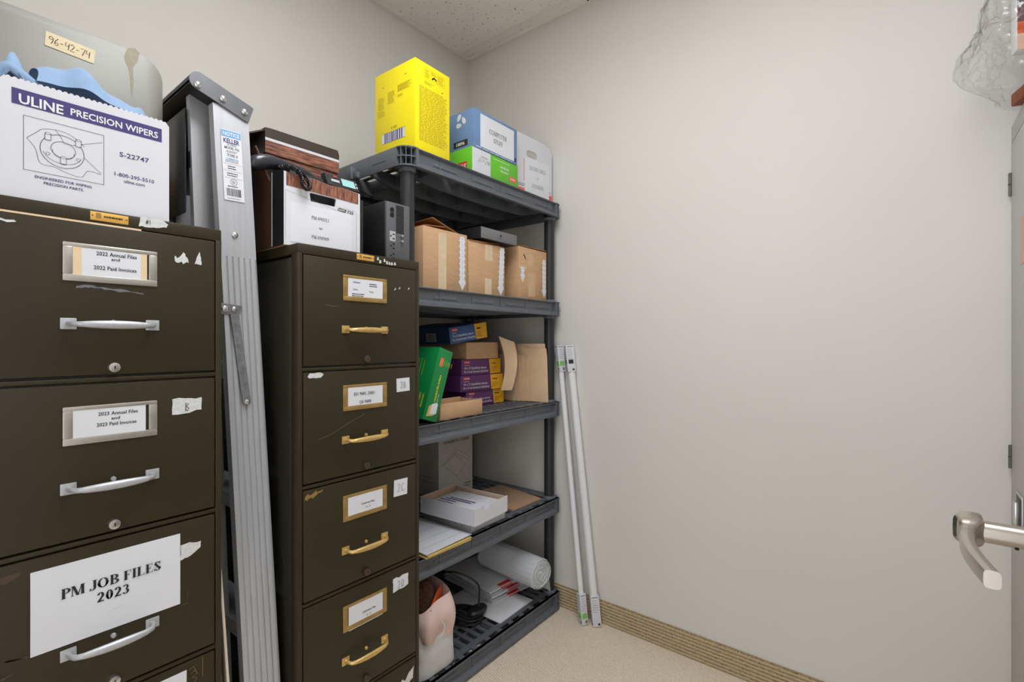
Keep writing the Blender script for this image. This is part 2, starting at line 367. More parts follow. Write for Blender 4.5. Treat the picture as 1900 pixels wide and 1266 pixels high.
    def build(self, name, parent=None, label=None, cat=None, group=None, kind=None, angle=35):
        xs = [v.x for v in self.V]; ys = [v.y for v in self.V]; zs = [v.z for v in self.V]
        o = Vector(((min(xs) + max(xs)) / 2, (min(ys) + max(ys)) / 2, min(zs)))
        me = bpy.data.meshes.new(name); me.from_pydata([v - o for v in self.V], [], self.F)
        for m in self.mats: me.materials.append(MATS[m])
        me.polygons.foreach_set('material_index', self.I); me.polygons.foreach_set('use_smooth', self.S)
        me.update(); me.set_sharp_from_angle(angle=math.radians(angle))
        ob = bpy.data.objects.new(name, me); COL.objects.link(ob); WLOC[ob.name] = o
        if parent: ob.parent = parent; ob.location = o - WLOC[parent.name]
        else: ob.location = o
        props(ob, label, cat, group, kind)
        return ob
def props(o, label=None, cat=None, group=None, kind=None):
    if label: o['label'] = label
    if cat: o['category'] = cat
    if group: o['group'] = group
    if kind: o['kind'] = kind
    return o
def thing(name, label, cat, loc, group=None):
    o = bpy.data.objects.new(name, None); COL.objects.link(o); o.empty_display_size = 0.05
    o.location = loc; WLOC[o.name] = Vector(loc)
    return props(o, label, cat, group)
def rotz(x, y, deg): return Matrix.Translation((x, y, 0)) @ Matrix.Rotation(math.radians(deg), 4, 'Z') @ Matrix.Translation((-x, -y, 0))
def smooth_path(pts, n=8, closed=False):
    pts = [Vector(p) for p in pts]; out = []; N = len(pts)
    for i in range(N if closed else N - 1):
        if closed: a, b, c, d = pts[(i - 1) % N], pts[i], pts[(i + 1) % N], pts[(i + 2) % N]
        else: a, b, c, d = pts[max(i - 1, 0)], pts[i], pts[i + 1], pts[min(i + 2, N - 1)]
        for k in range(n):
            t = k / n
            out.append(0.5 * ((2 * b) + (c - a) * t + (2 * a - 5 * b + 4 * c - d) * t * t + (3 * b - a - 3 * c + d) * t ** 3))
    if not closed: out.append(pts[-1])
    return out

# ---------------------------------------------------------------- the room
XW, YW, XL, YN, HC = 1.889, 1.811, -0.26, -0.80, 2.688
def st(mb, name, **k): return mb.build(name, kind='structure', **k)
st(MB().box(XL - .1, XW + .1, YN - .1, YW + .1, -.06, 0, 'carpet'), 'floor')
st(MB().box(XW, XW + .1, YN - .1, YW + .1, 0, HC + .1, 'wall_paint'), 'wall_right')
st(MB().box(XL - .1, XW, YW, YW + .1, 0, HC + .1, 'wall_paint'), 'wall_back')
st(MB().box(XL - .1, XW, YN - .1, YN, 0, HC + .1, 'wall_paint'), 'wall_near')
DY0, DY1, DH = -0.165, 0.72, 2.05
wl = MB().box(XL - .1, XL, YN, DY0, 0, HC + .1, 'wall_paint').box(XL - .1, XL, DY1, YW, 0, HC + .1, 'wall_paint').box(XL - .1, XL, DY0, DY1, DH, HC + .1, 'wall_paint')
st(wl, 'wall_left')
# ceiling: lay-in tiles and the grid that carries them
st(MB().box(XL, XW, YN, YW, HC + .006, HC + .06, 'ceiling_tile'), 'ceiling')
TB = 0.012
for i, x in enumerate((1.806, 1.196, 0.586, -0.024)):
    if i in (2,): 
        st(MB().box(x - TB, x + TB, YN + .022, YW - .022, HC - .002, HC + .006, 'ceiling_grid'), 'trim_%d' % (i + 1)); continue
    st(MB().box(x - TB, x + TB, YN + .022, YW - .022, HC - .002, HC + .006, 'ceiling_grid'), 'trim_%d' % (i + 1))
an = MB()
an.box(XW - .022, XW, YN, YW, HC - .003, HC + .006, 'ceiling_grid').box(XL, XL + .022, YN, YW, HC - .003, HC + .006, 'ceiling_grid')
an.box(XL + .022, XW - .022, YW - .022, YW, HC - .003, HC + .006, 'ceiling_grid').box(XL + .022, XW - .022, YN, YN + .022, HC - .003, HC + .006, 'ceiling_grid')
an.box(XW - .03, XW - .022, 1.05, 1.075, HC - .001, HC + .006, 'black_gap')
st(an, 'trim_5')
# carpet strip running round the foot of the walls
def strip_profile():
    p = [(0, 0)]
    n = 7
    for i in range(n):
        for k in range(5):
            a = k / 5 * PI; p.append((0.006 + 0.0035 * math.sin(a), (i + k / 5) * 0.092 / n))
    p += [(0.006, 0.092), (0.007, 0.094), (0.007, 0.0965), (0, 0.0965)]
    return p
SP = strip_profile()
st(MB().prism([(XW - a, b) for a, b in SP], YN, YW, 'carpet_strip', 'y'), 'baseboard_right')
st(MB().prism([(YW - a, b) for a, b in SP], XL, XW - .01, 'carpet_strip', 'x'), 'baseboard_back')
st(MB().prism([(XL + a, b) for a, b in SP], DY1, YW - .01, 'carpet_strip', 'y'), 'baseboard_left')
st(MB().prism([(YN + a, b) for a, b in SP], XL + .01, XW - .01, 'carpet_strip', 'x'), 'baseboard_near')

# fluorescent ceiling fixture over the middle of the room
lx, ly, lw, ll = 0.62, 0.40, 0.58, 1.19
t = thing('ceiling_light', 'fluorescent troffer set in the ceiling grid behind the camera', 'ceiling light', (lx, ly, HC - .02))
fr = MB()
for (a, b, c, d) in ((lx - lw / 2, lx + lw / 2, ly - ll / 2, ly - ll / 2 + .025), (lx - lw / 2, lx + lw / 2, ly + ll / 2 - .025, ly + ll / 2),
                     (lx - lw / 2, lx - lw / 2 + .025, ly - ll / 2 + .025, ly + ll / 2 - .025), (lx + lw / 2 - .025, lx + lw / 2, ly - ll / 2 + .025, ly + ll / 2 - .025)):
    fr.box(a, b, c, d, HC - .016, HC - .003, 'ceiling_grid', .002)
fr.build('frame', t)
MB().box(lx - lw / 2 + .026, lx + lw / 2 - .026, ly - ll / 2 + .026, ly + ll / 2 - .026, HC - .012, HC - .006, 'lamp_panel').build('diffuser', t)

# door leaf, opened back into the room beside the camera; only its lever reaches the frame
DYF = -0.118
door = MB().box(-0.155, 0.745, DYF - .045, DYF, 0.01, 2.03, 'door_paint', .002).build('door_1', kind='structure')
hx, hy, hz = 0.672, -0.056, 1.021
rose = MB().lathe([(.027, 0), (.027, .006), (.024, .009), (.011, .010)], 'satin_nickel', 28, Matrix.Translation((hx, DYF, hz)) @ Matrix.Rotation(-PI / 2, 4, 'X'))
hnd = rose.build('door_handle', door)
nk = MB().tube([(hx, DYF + .009, hz), (hx, hy + .004, hz)], .0105, 'satin_nickel', 24)
nk.lathe([(.0016, 0), (.0016, .0008)], 'black_gap', 10, Matrix.Translation((hx - .004, hy - .028, hz - .0100)) @ Matrix.Rotation(PI, 4, 'X'))
nk.build('neck', hnd)
lev = MB()
prof = []
def levfn(u, v):
    # blade sweeping along -x, curved, with a rounded flat section
    s = u; x = hx + .013 - .128 * s
    yy = hy + .010 * math.sin(s * PI) * 1.0 + (.004 if s < .12 else 0)
    zz = hz - .006 * s ** 2
    k = max(0, min(1, (s - .16) / .10)); k = k * k * (3 - 2 * k); hh = .0145 - .0060 * k - .0010 * s; tt = .0105 - .0050 * k
    a = 2 * PI * v; c = math.cos(a); sn = math.sin(a)
    return (x, yy + tt * math.copysign(abs(sn) ** .5, sn), zz + hh * math.copysign(abs(c) ** .5, c))
lev.grid(levfn, 28, 20, 'satin_nickel')
lev.raw([levfn(0, k / 20) for k in range(20)], [tuple(range(20))], 'satin_nickel'); lev.raw([levfn(1, k / 20) for k in range(20)], [tuple(range(20))[::-1]], 'satin_nickel')
lev.build('lever', hnd)

# ---------------------------------------------------------------- filing cabinets
CY = 1.09; CZ = 1.437; PITCH = 0.2757; DTOP = 1.4145
def card_text(mb, rows, M):
    for r in rows:
        kind, s, cx, cy, h, wd = r
        if kind == 's': mb.serif(s, cx, cy, h, 'ink', M, wd)
        elif kind == 't': mb.text(s, cx, cy, h, 'ink', M, wd, bold=.012)
        elif kind == 'l': mb.lines(cx - wd / 2, cy - h / 2, cx + wd / 2, cy + h / 2, s, 'ink', M)
def filing_cabinet(x0, x1, label, frame_mat, pull_mat, lock_mat, cards, extras):
    xc = (x0 + x1) / 2; wd = x1 - x0
    root = thing('filing_cabinet', label, 'filing cabinet', (xc, CY + .35, 0), 'five drawer olive filing cabinets')
    b = MB()
    b.box(x0 + .001, x1 - .001, CY + .012, 1.78, .0, CZ - .03, 'olive_side', .002)
    b.box(x0, x1, CY, 1.785, CZ - .024, CZ, 'olive_enamel', .0025)              # top cap
    b.box(x0, x0 + .0115, CY, CY + .03, 0, CZ - .022, 'olive_enamel', .0015).box(x1 - .0115, x1, CY, CY + .03, 0, CZ - .022, 'olive_enamel', .0015)
    b.box(x0 + .011, x1 - .011, CY + .002, CY + .02, 0, .034, 'olive_enamel')
    for k in range(1, 5): b.box(x0 + .011, x1 - .011, CY + .0002, CY + .012, DTOP - PITCH * k - .0005, DTOP - PITCH * k + .0085, 'olive_enamel', .003)
    b.build('body', root)
    for k in range(5):
        zt = DTOP - PITCH * k; zb = zt - PITCH + .010
        d = MB().box(x0 + .0135, x1 - .0135, CY - .0015, CY + .0115, zb + .002, zt - .003, 'olive_enamel', .002)
        dr = d.build('drawer', root)
        # label holder
        lw, z1, z0 = .132, zt - .039, zt - .104; f = .0135
        h = MB(); yo, yi = CY - .0085, CY - .0012
        lx0 = xc - lw / 2
        for (a, c, e, g) in ((lx0, lx0 + lw, z1 - f * .55, z1), (lx0, lx0 + lw, z0, z0 + f * .9), (lx0, lx0 + f * 1.0, z0 + f * .85, z1 - f * .5), (lx0 + lw - f, lx0 + lw, z0 + f * .85, z1 - f * .5)):
            h.box(a, c, yo + .004, yi, e, g, frame_mat, .0018)
        if cards[k] is not False: h.build('label_holder', dr)
        cd = cards[k]
        if cd:
            dx0, dz0, dx1, dz1, rows, buff = cd
            c = MB(); M = on('front', xc, CY - .0036, (z0 + z1) / 2)
            c.box(xc + dx0, xc + dx1, CY - .0036, CY - .0018, (z0 + z1) / 2 + dz0, (z0 + z1) / 2 + dz1, 'paper')
            if buff:
                c.rect(dx0, dz0 + .002, dx0 + .012, dz1, 'card_buff', M, .0003); c.rect(dx1 - .009, dz0, dx1, dz1, 'card_buff', M, .0003)
            card_text(c, rows, M); c.build('label_card', dr)
        # pull handle
        p = MB(); hz_ = zt - .1755; hw = .0585
        for s in (-1, 1):
            p.box(xc + s * hw - .0105, xc + s * hw + .0105, CY - .0042, CY - .0012, hz_ - .0095, hz_ + .0095, pull_mat, .001)
            p.tube([(xc + s * hw, CY - .003, hz_), (xc + s * (hw - .001), CY - .014, hz_), (xc + s * (hw - .006), CY - .022, hz_ - .001), (xc + s * (hw - .016), CY - .0265, hz_ - .001)], [.0048, .0042, .0045, .005], pull_mat, 10)
        pts = [(xc + (i / 12 * 2 - 1) * (hw - .014), CY - .0265 - .004 * (1 - (i / 6 - 1) ** 2), hz_ - .001) for i in range(13)]
        p.tube(pts, [.005 + .0022 * (1 - (i / 6 - 1) ** 2) for i in range(13)], pull_mat, 12, sq=(1, .8))
        p.build('handle', dr)
        MB().lathe([(.0042, 0), (.0042, .004), (.003, .006)], pull_mat, 12, Matrix.Translation((xc + .001, CY - .001, hz_ + .004)) @ Matrix.Rotation(PI / 2, 4, 'X')).build('latch_pin', dr)
        q = MB().lathe([(.0095, 0), (.0095, .004), (.0082, .0075), (.0045, .0085)], lock_mat, 20, Matrix.Translation((xc + .002, CY - .001, zt - .251)) @ Matrix.Rotation(PI / 2, 4, 'X'))
        q.rect(-.0008, -.003, .0008, .003, 'black_gap', Matrix.Translation((xc + .002, CY - .0096, zt - .251)) @ FACE['front'])
        q.build('lock', dr)
        if k in extras: extras[k](dr, zt)
    if 'top' in extras: extras['top'](root)
    return root

def scraps(dr, polys, m, jag, name='sticker_scrap', M=None):
    for q in polys: MB().torn(q, m, M or FM, jag).build(name, dr)
FM = on('front', 0, CY - .0016, 0)                                                # flat on the drawer fronts, world x / z
def tag(dr, name, x0, z0, x1, z1, s, torn=False, rot=0.0):
    m = MB(); cx, cz = (x0 + x1) / 2, (z0 + z1) / 2; M = on('front', cx, CY - .0018, cz, rot); a, b = (x1 - x0) / 2, (z1 - z0) / 2
    if torn:
        m.torn([(-a, -b * .8), (a, -b * .5), (a, b), (-a, b)], 'torn_paper' if torn == 2 else 'paper', M, .10)
    else: m.raw([(-a, -b, .0006), (a, -b, .0006), (a, b, .0006), (-a, b, .0006), (-a, -b, 0), (a, -b, 0), (a, b, 0), (-a, b, 0)], [(0, 1, 2, 3), (4, 5, 1, 0), (5, 6, 2, 1), (6, 7, 3, 2), (7, 4, 0, 3)], 'paper', M, False)
    if s: m.hand(s, 0, 0, b * .95, 'ink', M @ Matrix.Translation((0, 0, .0006)), .0012)
    return m.build(name, dr)

def c1_d0(dr, zt):
    for q in ([(.327, 1.376), (.333, 1.369), (.338, 1.374), (.343, 1.382), (.349, 1.372), (.352, 1.361), (.330, 1.361)], [(.362, 1.361), (.366, 1.376), (.3705, 1.386), (.373, 1.374), (.374, 1.361)]): scraps(dr, [q], 'torn_paper', .25)
    scraps(dr, [[(.185, 1.299), (.205, 1.302), (.236, 1.299), (.279, 1.295), (.279, 1.297), (.235, 1.3015), (.200, 1.306), (.186, 1.303)]], 'ink_grey', .1, 'glue_mark')
def c1_d1(dr, zt): tag(dr, 'number_sticker', .324, 1.066, .374, 1.099, 'B', torn=2)
def c1_d2(dr, zt):
    s = MB(); M = on('front', .2335, CY - .0022, .7715)
    def fn(u, v): return (.130 + .207 * u, CY - .0028 - .0022 * math.sin(PI * v) * (0.6 + .4 * math.sin(5 * u)), .7045 + .135 * v)
    s.grid(fn, 14, 10, 'paper')
    s.box(.130, .337, CY - .0026, CY - .0018, .7045, .8395, 'paper')
    M = on('front', .2335, CY - .0052, .772)
    s.serif('PM JOB FILES', .002, .0195, .0165, 'ink', M, .140, .20); s.serif('2023', .0015, -.0045, .0165, 'ink', M, .047, .20)
    s.rib([(-.012, -.036), (.02, -.034), (.05, -.030), (.076, -.028)], .0009, 'white_gloss', M); s.rib([(.0, -.031), (.018, -.029)], .0012, 'white_gloss', M)
    s.build('paper_sign', dr, label='white sheet reading PM JOB FILES 2023')
    scraps(dr, [[(.338, .787), (.352, .79), (.372, .802), (.373, .814), (.338, .816)]], 'torn_paper', .15)
    for q in ([(.09, .842), (.12, .846), (.118, .839), (.10, .832)], [(.10, .712), (.128, .708), (.127, .706)], [(.338, .70), (.35, .70), (.35, .73), (.349, .73), (.349, .701), (.338, .701)], [(.095, .688), (.112, .69), (.1, .684)]): scraps(dr, [q], 'dark_bronze', .1, 'glue_mark')
def c1_d4(dr, zt):
    MB().box(.20, .348, CY - .0024, CY - .0016, .47, .571, 'paper').build('paper_sign', dr)
    MB().rib([(.352, .568), (.360, .572), (.364, .563), (.355, .560), (.362, .564), (.367, .555), (.358, .552), (.366, .546), (.361, .540)], .0008, 'antique_brass', FM).build('scratch', dr)
    MB().rib([(.376, .545), (.376, .583)], .0007, 'antique_brass', FM).build('scratch', dr)
def c1_top(root):
    m = MB(); M = on('front', .2305, CY - .0005, CZ - .0105)
    m.box(.204, .257, CY - .0012, CY + .001, CZ - .0185, CZ - .0035, 'brass_plate', .0004)
    m.rect(-.019, -.004, -.012, .005, 'antique_brass', M, .0010); m.lines(-.008, -.0035, .018, .0035, 1, 'ink', M, .003, 0, .0010)
    for s in (-1, 1): m.rect(s * .0235 - .001, -.001, s * .0235 + .001, .001, 'ink', M, .0010)
    m.build('maker_plate', root)
    m = MB(); M = on('front', .295, CY - .0002, CZ - .009)
    m.torn([(-.023, -.009), (.0, -.007), (.02, -.004), (.023, .003), (.012, .009), (-.02, .009)], 'torn_paper', M, .12); m.hand('#1', -.008, .001, .008, 'ink', M @ Matrix.Translation((0, 0, .0004)), .0009)
    m.build('number_sticker', root)
    MB().box(.06, .276, CY - .0008, CY + .002, CZ - .026, CZ - .023, 'card_buff').build('card_edge', root); scraps(root, [[(.07, 1.399), (.112, 1.400), (.114, 1.397), (.07, 1.393)]], 'torn_paper', .1)
rows22 = [('t', '2022 Annual Files', .006, .0185, .0068, .057), ('t', 'and', .004, .0105, .0055, .012), ('t', '2022 Paid Invoices', .004, -.006, .0068, .060)]
rows23 = [('t', '2023 Annual Files', .008, .0165, .0062, .056), ('t', 'and', .004, .0075, .0055, .012), ('t', '2023 Paid Invoices', .006, -.002, .0062, .056)]
filing_cabinet(.0565, .4115, 'olive metal filing cabinet with silver pulls under the white wiper box', 'aluminium_frame', 'aluminium', 'bright_steel',
               [(-.054, -.025, .050, .0265, rows22, True), (-.054, -.025, .048, .0265, rows23, False), False, False, None],
               {0: c1_d0, 1: c1_d1, 2: c1_d2, 3: c1_d4, 'top': c1_top})

def c2_d0(dr, zt):
    for x, z in ((.846, 1.352), (.861, 1.356), (.893, 1.357)): scraps(dr, [[(x - .003, z - .004), (x + .004, z - .001), (x + .002, z + .004)]], 'torn_paper', .2)
    MB().rib([(.64, 1.297), (.66, 1.295), (.676, 1.296)], .0007, 'ink_grey', FM).build('scratch', dr)
def c2_d1(dr, zt):
    tag(dr, 'number_sticker', .852, 1.070, .897, 1.107, '2B', rot=.03)
    scraps(dr, [[(.595, 1.126), (.60, 1.122), (.628, 1.122), (.636, 1.130), (.63, 1.134), (.60, 1.134)]], 'torn_paper', .06)
    MB().rib([(.622, .975), (.66, .984), (.70, 1.003), (.75, 1.022)], .0007, 'ink_grey', FM).build('scratch', dr)
def c2_d2(dr, zt):
    tag(dr, 'number_sticker', .843, .783, .889, .828, '2C', rot=-.03)
    scraps(dr, [[(.588, .838), (.605, .842), (.632, .850), (.634, .856), (.612, .853), (.590, .848)]], 'antique_brass', .4, 'paint_chip')
def c2_d3(dr, zt): tag(dr, 'number_sticker', .840, .518, .892, .560, '2D', torn=1)
def c2_d4(dr, zt):
    scraps(dr, [[(.862, .262), (.872, .270), (.882, .262), (.893, .276), (.913, .288), (.910, .255), (.885, .248)]], 'torn_paper', .2)
def c2_top(root):
    m = MB(); M = on('front', .754, CY - .0005, CZ - .0105)
    m.box(.728, .780, CY - .0012, CY + .001, CZ - .0185, CZ - .0035, 'brass_plate', .0004)
    m.rect(-.019, -.004, -.012, .005, 'antique_brass', M, .0010); m.lines(-.008, -.0035, .018, .0035, 1, 'ink', M, .003, 0, .0010)
    for s in (-1, 1): m.rect(s * .0235 - .001, -.001, s * .0235 + .001, .001, 'ink', M, .0010)
    m.build('maker_plate', root)
    for x, z in ((.793, 1.428), (.80, 1.421), (.814, 1.426), (.822, 1.421), (.83, 1.42), (.838, 1.42), (.848, 1.421)): scraps(root, [[(x - .004, z - .004), (x + .003, z - .003), (x + .001, z + .005), (x - .003, z + .004)]], 'torn_paper', .25, M=on('front', 0, CY - .0002, 0))
rA = [('t', 'Catalogues', -.028, .0165, .0042, .022), ('l', 2, .026, .012, .011, .032), ('t', 'Forms', -.031, -.002, .0042, .013), ('t', 'Forms', .017, -.005, .0042, .012), ('l', 2, -.022, -.016, .010, .038)]
rB = [('s', 'ISO 9001: 2000 /', -.003, .008, .0085, .066), ('s', 'QS-9000', -.002, -.013, .0085, .036)]
rC = [('t', 'Customer Files', .006, .001, .005, .040), ('t', 'A - F', .006, -.010, .0045, .014)]
rD = [('t', 'Customer Files', .010, -.003, .005, .040), ('t', 'G - P', .008, -.014, .0045, .014)]
filing_cabinet(.572, .934, 'olive metal filing cabinet with brass pulls, between the aluminium ladder and the shelving', 'antique_brass', 'brass', 'dark_bronze',
               [(-.052, -.0235, .052, .0265, rA, False), (-.052, -.0235, .052, .0265, rB, False), (-.052, -.0235, .052, .0265, rC, False), (-.050, -.034, .052, .026, rD, False), None],
               {0: c2_d0, 1: c2_d1, 2: c2_d2, 3: c2_d3, 4: c2_d4, 'top': c2_top})

# ---------------------------------------------------------------- on the first cabinet
# grey metal panel (folded tray / table top) standing behind the wiper box
def rrect(x0, z0, x1, z1, r, n=8):
    return ell(x1 - r, z0 + r, r, r, -90, 0, n) + ell(x1 - r, z1 - r, r, r, 0, 90, n) + ell(x0 + r, z1 - r, r, r, 90, 180, n) + ell(x0 + r, z0 + r, r, r, 180, 270, n)
pn = thing('metal_panel', 'grey painted metal panel with rounded corners standing behind the wiper box', 'metal panel', (.12, 1.34, CZ))
m = MB(); o = rrect(-.16, CZ, .378, 1.853, .052); i1 = rrect(-.152, CZ + .008, .370, 1.845, .046)
n = len(o)
ringv = [(p[0], 1.350, p[1]) for p in o] + [(p[0], 1.333, p[1]) for p in o] + [(p[0], 1.330, p[1]) for p in i1]
m.raw(ringv, [(k, (k + 1) % n, n + (k + 1) % n, n + k) for k in range(n)] + [(n + k, n + (k + 1) % n, 2 * n + (k + 1) % n, 2 * n + k) for k in range(n)] + [tuple(2 * n + k for k in range(n)), tuple(range(n))[::-1]], 'grey_panel')
M = on('front', .318, 1.3300, 1.80)
m.torn([(-.006, .052), (.006, .058), (.016, .052), (.012, .03), (.004, .015), (.005, -.02), (.002, -.06), (-.001, -.02), (-.004, .01), (-.012, .03)], 'rust_stain', M, .12, .0004)
m.build('sheet', pn, angle=30)
m = MB(); M = on('front', .218, 1.3292, 1.809, -.06)
m.raw([(-.038, -.0145, .0003), (.036, -.0145, .0003), (.039, .012, .0003), (.037, .0145, .0003), (-.038, .0145, .0003)], [(0, 1, 2, 3, 4)], 'masking_tape', M, False)
m.box(-.038, .038, -.0142, .0142, -.0004, .0002, 'masking_tape', 0, M)
m.hand('96-42-74', -.001, 0, .0145, 'ink', M, .0013, .56); m.build('tape_label', pn)
# white wiper dispenser box
BX0, BX1, BY0, BY1, BZ1 = .096, .322, 1.098, 1.215, 1.627
bx = thing('wiper_box', 'white carton of blue wipers with a navy printed band, on the left cabinet', 'tissue box', ((BX0 + BX1) / 2, 1.156, CZ))
m = MB()
tp = [(BX0, CZ), (BX1, CZ), (BX1, BZ1 - .008), (BX1 - .006, BZ1)]
x = BX1 - .01
while x > BX0 + .012: tp += [(x, BZ1 - .001), (x - .002, BZ1 + .0012), (x - .005, BZ1 + .0008), (x - .006, BZ1 - .001)]; x -= .0075
tp += [(BX0 + .006, BZ1), (BX0, BZ1 - .008)]
m.prism(tp, BY0, BY0 + .0025, 'white_card', 'y')
m.box(BX0, BX0 + .0025, BY0 + .0025, BY1, CZ, BZ1 - .008, 'white_card').box(BX1 - .0025, BX1, BY0 + .0025, BY1, CZ, BZ1 - .008, 'white_card').box(BX0 + .0025, BX1 - .0025, BY1 - .0025, BY1, CZ, BZ1 - .004, 'white_card').box(BX0 + .0025, BX1 - .0025, BY0 + .0025, BY1 - .0025, CZ, CZ + .003, 'white_card')
M = on('front', 0, BY0, 0)
m.rect(.110, 1.586, .310, 1.611, 'navy', M)
m.text('ULINE', .1445, 1.5965, .0155, 'white_gloss', M, .053, .022, .0007); m.text('PRECISION WIPERS', .242, 1.5975, .0118, 'white_gloss', M, .124, .018, .0007)
dr_ = [(.1235, 1.4845), (.224, 1.4845), (.224, 1.571), (.1235, 1.571)]; m.rib(dr_, .0008, 'ink', M, True)
cx, cz = .170, 1.526
m.rib(ell(cx, cz, .0275, .027, 0, 360, 28), .0007, 'ink', M, True); m.rib(ell(cx, cz + .002, .0255, .0225, 200, 340, 14), .0005, 'ink', M)
m.rib(ell(cx + .001, cz + .003, .0155, .0135, 0, 360, 22), .0006, 'ink', M, True); m.rib(ell(cx + .001, cz - .001, .0135, .0105, 170, 370, 14), .0005, 'ink', M)
for (px, pz) in ((-.018, .019), (.020, .019), (.001, -.0155)):
    m.rect(cx + px - .0036, cz + pz - .004, cx + px + .0036, cz + pz + .006, 'white_card', M, .0007)
    m.rib(ell(cx + px, cz + pz + .006, .0036, .0018, 0, 360, 10), .0005, 'ink', M, True, .0009); m.rib([(cx + px - .0036, cz + pz + .006), (cx + px - .0036, cz + pz - .004)], .0005, 'ink', M, False, .0009); m.rib([(cx + px + .0036, cz + pz + .006), (cx + px + .0036, cz + pz - .004)], .0005, 'ink', M, False, .0009)
    m.rib(ell(cx + px, cz + pz - .004, .0036, .0018, 180, 360, 8), .0005, 'ink', M, False, .0009)
for (px, pz) in ((-.018, -.008), (.020, -.008)): m.rib(ell(cx + px, cz + pz, .0026, .0022, 0, 360, 10), .0005, 'ink', M, True)
cl = smooth_path([(.127, 1.536, 0), (.138, 1.548, 0), (.146, 1.556, 0), (.165, 1.560, 0), (.182, 1.556, 0), (.198, 1.543, 0)], 5); m.rib([(p.x, p.y) for p in cl], .0005, 'ink', M)
cl = smooth_path([(.127, 1.536, 0), (.137, 1.522, 0), (.143, 1.500, 0), (.160, 1.498, 0), (.176, 1.492, 0), (.194, 1.490, 0), (.203, 1.503, 0), (.220, 1.502, 0), (.206, 1.516, 0), (.198, 1.524, 0)], 5); m.rib([(p.x, p.y) for p in cl], .0005, 'ink', M)
m.rib([(.161, 1.560), (.168, 1.550), (.172, 1.540), (.184, 1.541), (.222, 1.558)], .0005, 'ink', M)
m.text('S-22747', .268, 1.5455, .0088, 'navy', M, .044, .012); m.text('1-800-295-5510', .2685, 1.5085, .0066, 'navy', M, .059, .010); m.text('uline.com', .268, 1.4985, .0058, 'navy', M, .031, .010)
m.text('ENGINEERED FOR WIPING', .172, 1.4765, .0046, 'navy', M, .071, .014); m.text('PRECISION PARTS.', .172, 1.4685, .0046, 'navy', M, .050, .014)
m.build('carton', bx)
def wipe1(u, v):
    x = .100 + .055 * u + .05 * v * 0; a = u * .9 + .2
    z = BZ1 - .006 + .066 * math.sin(PI * min(1, u * 1.5 + .15)) * (1 - .35 * u) * (.45 + .55 * math.sin(PI * v)) + .004 * math.sin(9 * u + 3 * v)
    return (x + .01 * v, BY0 + .012 + .045 * v + .004 * math.sin(8 * u), z)
def wipe2(u, v):
    x = .140 + .152 * u
    z = BZ1 - .008 + (.054 + .014 * math.sin(2.2 * PI * u - 1.4) + .010 * math.sin(5.3 * u + 1) + .004 * math.sin(19 * u)) * math.sin(PI * (.12 + .8 * v)) * (1.0 if u < .93 else (1 - u) / .07)
    return (x + .004 * math.sin(7 * v), BY0 + .012 + .06 * v + .005 * math.sin(11 * u + v), z)
m = MB(); m.grid(wipe1, 22, 12, 'wiper_blue'); m.grid(wipe2, 40, 14, 'wiper_blue')
pth = smooth_path([(.096, BY0 + .02, BZ1 + .002), (.108, BY0 + .018, BZ1 + .022), (.128, BY0 + .02, BZ1 + .012), (.150, BY0 + .022, BZ1 - .004), (.165, BY0 + .025, BZ1 - .014)], 6)
m.tube(pth, [.004 + .005 * math.sin(PI * (.15 + .8 * k / len(pth))) for k in range(len(pth))], 'wiper_blue', 9, sq=(1, .6))
m.build('wipes', bx)
# kraft carton at the back of the same cabinet, glimpsed past the ladder
kb = thing('cardboard_box', 'brown carton half hidden behind the aluminium ladder on the left cabinet', 'cardboard box', (.30, 1.68, CZ))
m = MB(); m.box(.10, .455, 1.57, 1.775, CZ, 1.665, 'kraft', .002); m.rect(-.02, -.11, .02, .11, 'packing_tape', on('front', .28, 1.57, 1.55)); m.build('carton', kb)
MB(Matrix.Translation((.455, 1.66, 1.662)) @ Matrix.Rotation(math.radians(-38), 4, 'Y')).box(0, .07, -.08, .08, 0, .003, 'kraft').build('flap', kb)

# ---------------------------------------------------------------- the folded step ladder
la, lb = 1.11, .05
def LY(z): return la + lb * z
ld = thing('step_ladder', 'folded aluminium step ladder standing between the two filing cabinets', 'step ladder', (.52, 1.3, 0))
def rail(mb, xl, xr, ytop, ybot, ztop, zbot, dirn, mt, flutes=True, lip=.024):
    """C-section rail: web faces -y (dirn -1) or +y; xl/xr give (top,bottom) edges"""
    N = 2
    for part in range(1):
        pass
    def P(s, xx, off):
        z = ztop + (zbot - ztop) * s; y = ytop + (ybot - ytop) * s
        x0 = xl[0] + (xl[1] - xl[0]) * s; x1 = xr[0] + (xr[1] - xr[0]) * s
        return (x0 + (x1 - x0) * xx, y + off * (-dirn), z)
    prof = [(0, lip), (0, 0)]
    if flutes:
        k = 6
        for i in range(k):
            prof += [((i + .06) / k, 0.0), ((i + .30) / k, -.0006), ((i + .7) / k, -.0006), ((i + .90) / k, .0004), ((i + .97) / k, .0016)]
    prof += [(1, 0), (1, lip), (1 - .03, lip), (1 - .03, .0025), (.03, .0025), (.03, lip)]
    vs = []; fs = []; n = len(prof); segs = 4
    for j in range(segs + 1):
        for a, b in prof: vs.append(P(j / segs, a, b))
    for j in range(segs):
        for i in range(n): fs.append((j * n + i, j * n + (i + 1) % n, (j + 1) * n + (i + 1) % n, (j + 1) * n + i))
    fs += [tuple(range(n))[::-1], tuple(segs * n + i for i in range(n))]
    mb.raw(vs, fs, mt, None, True)
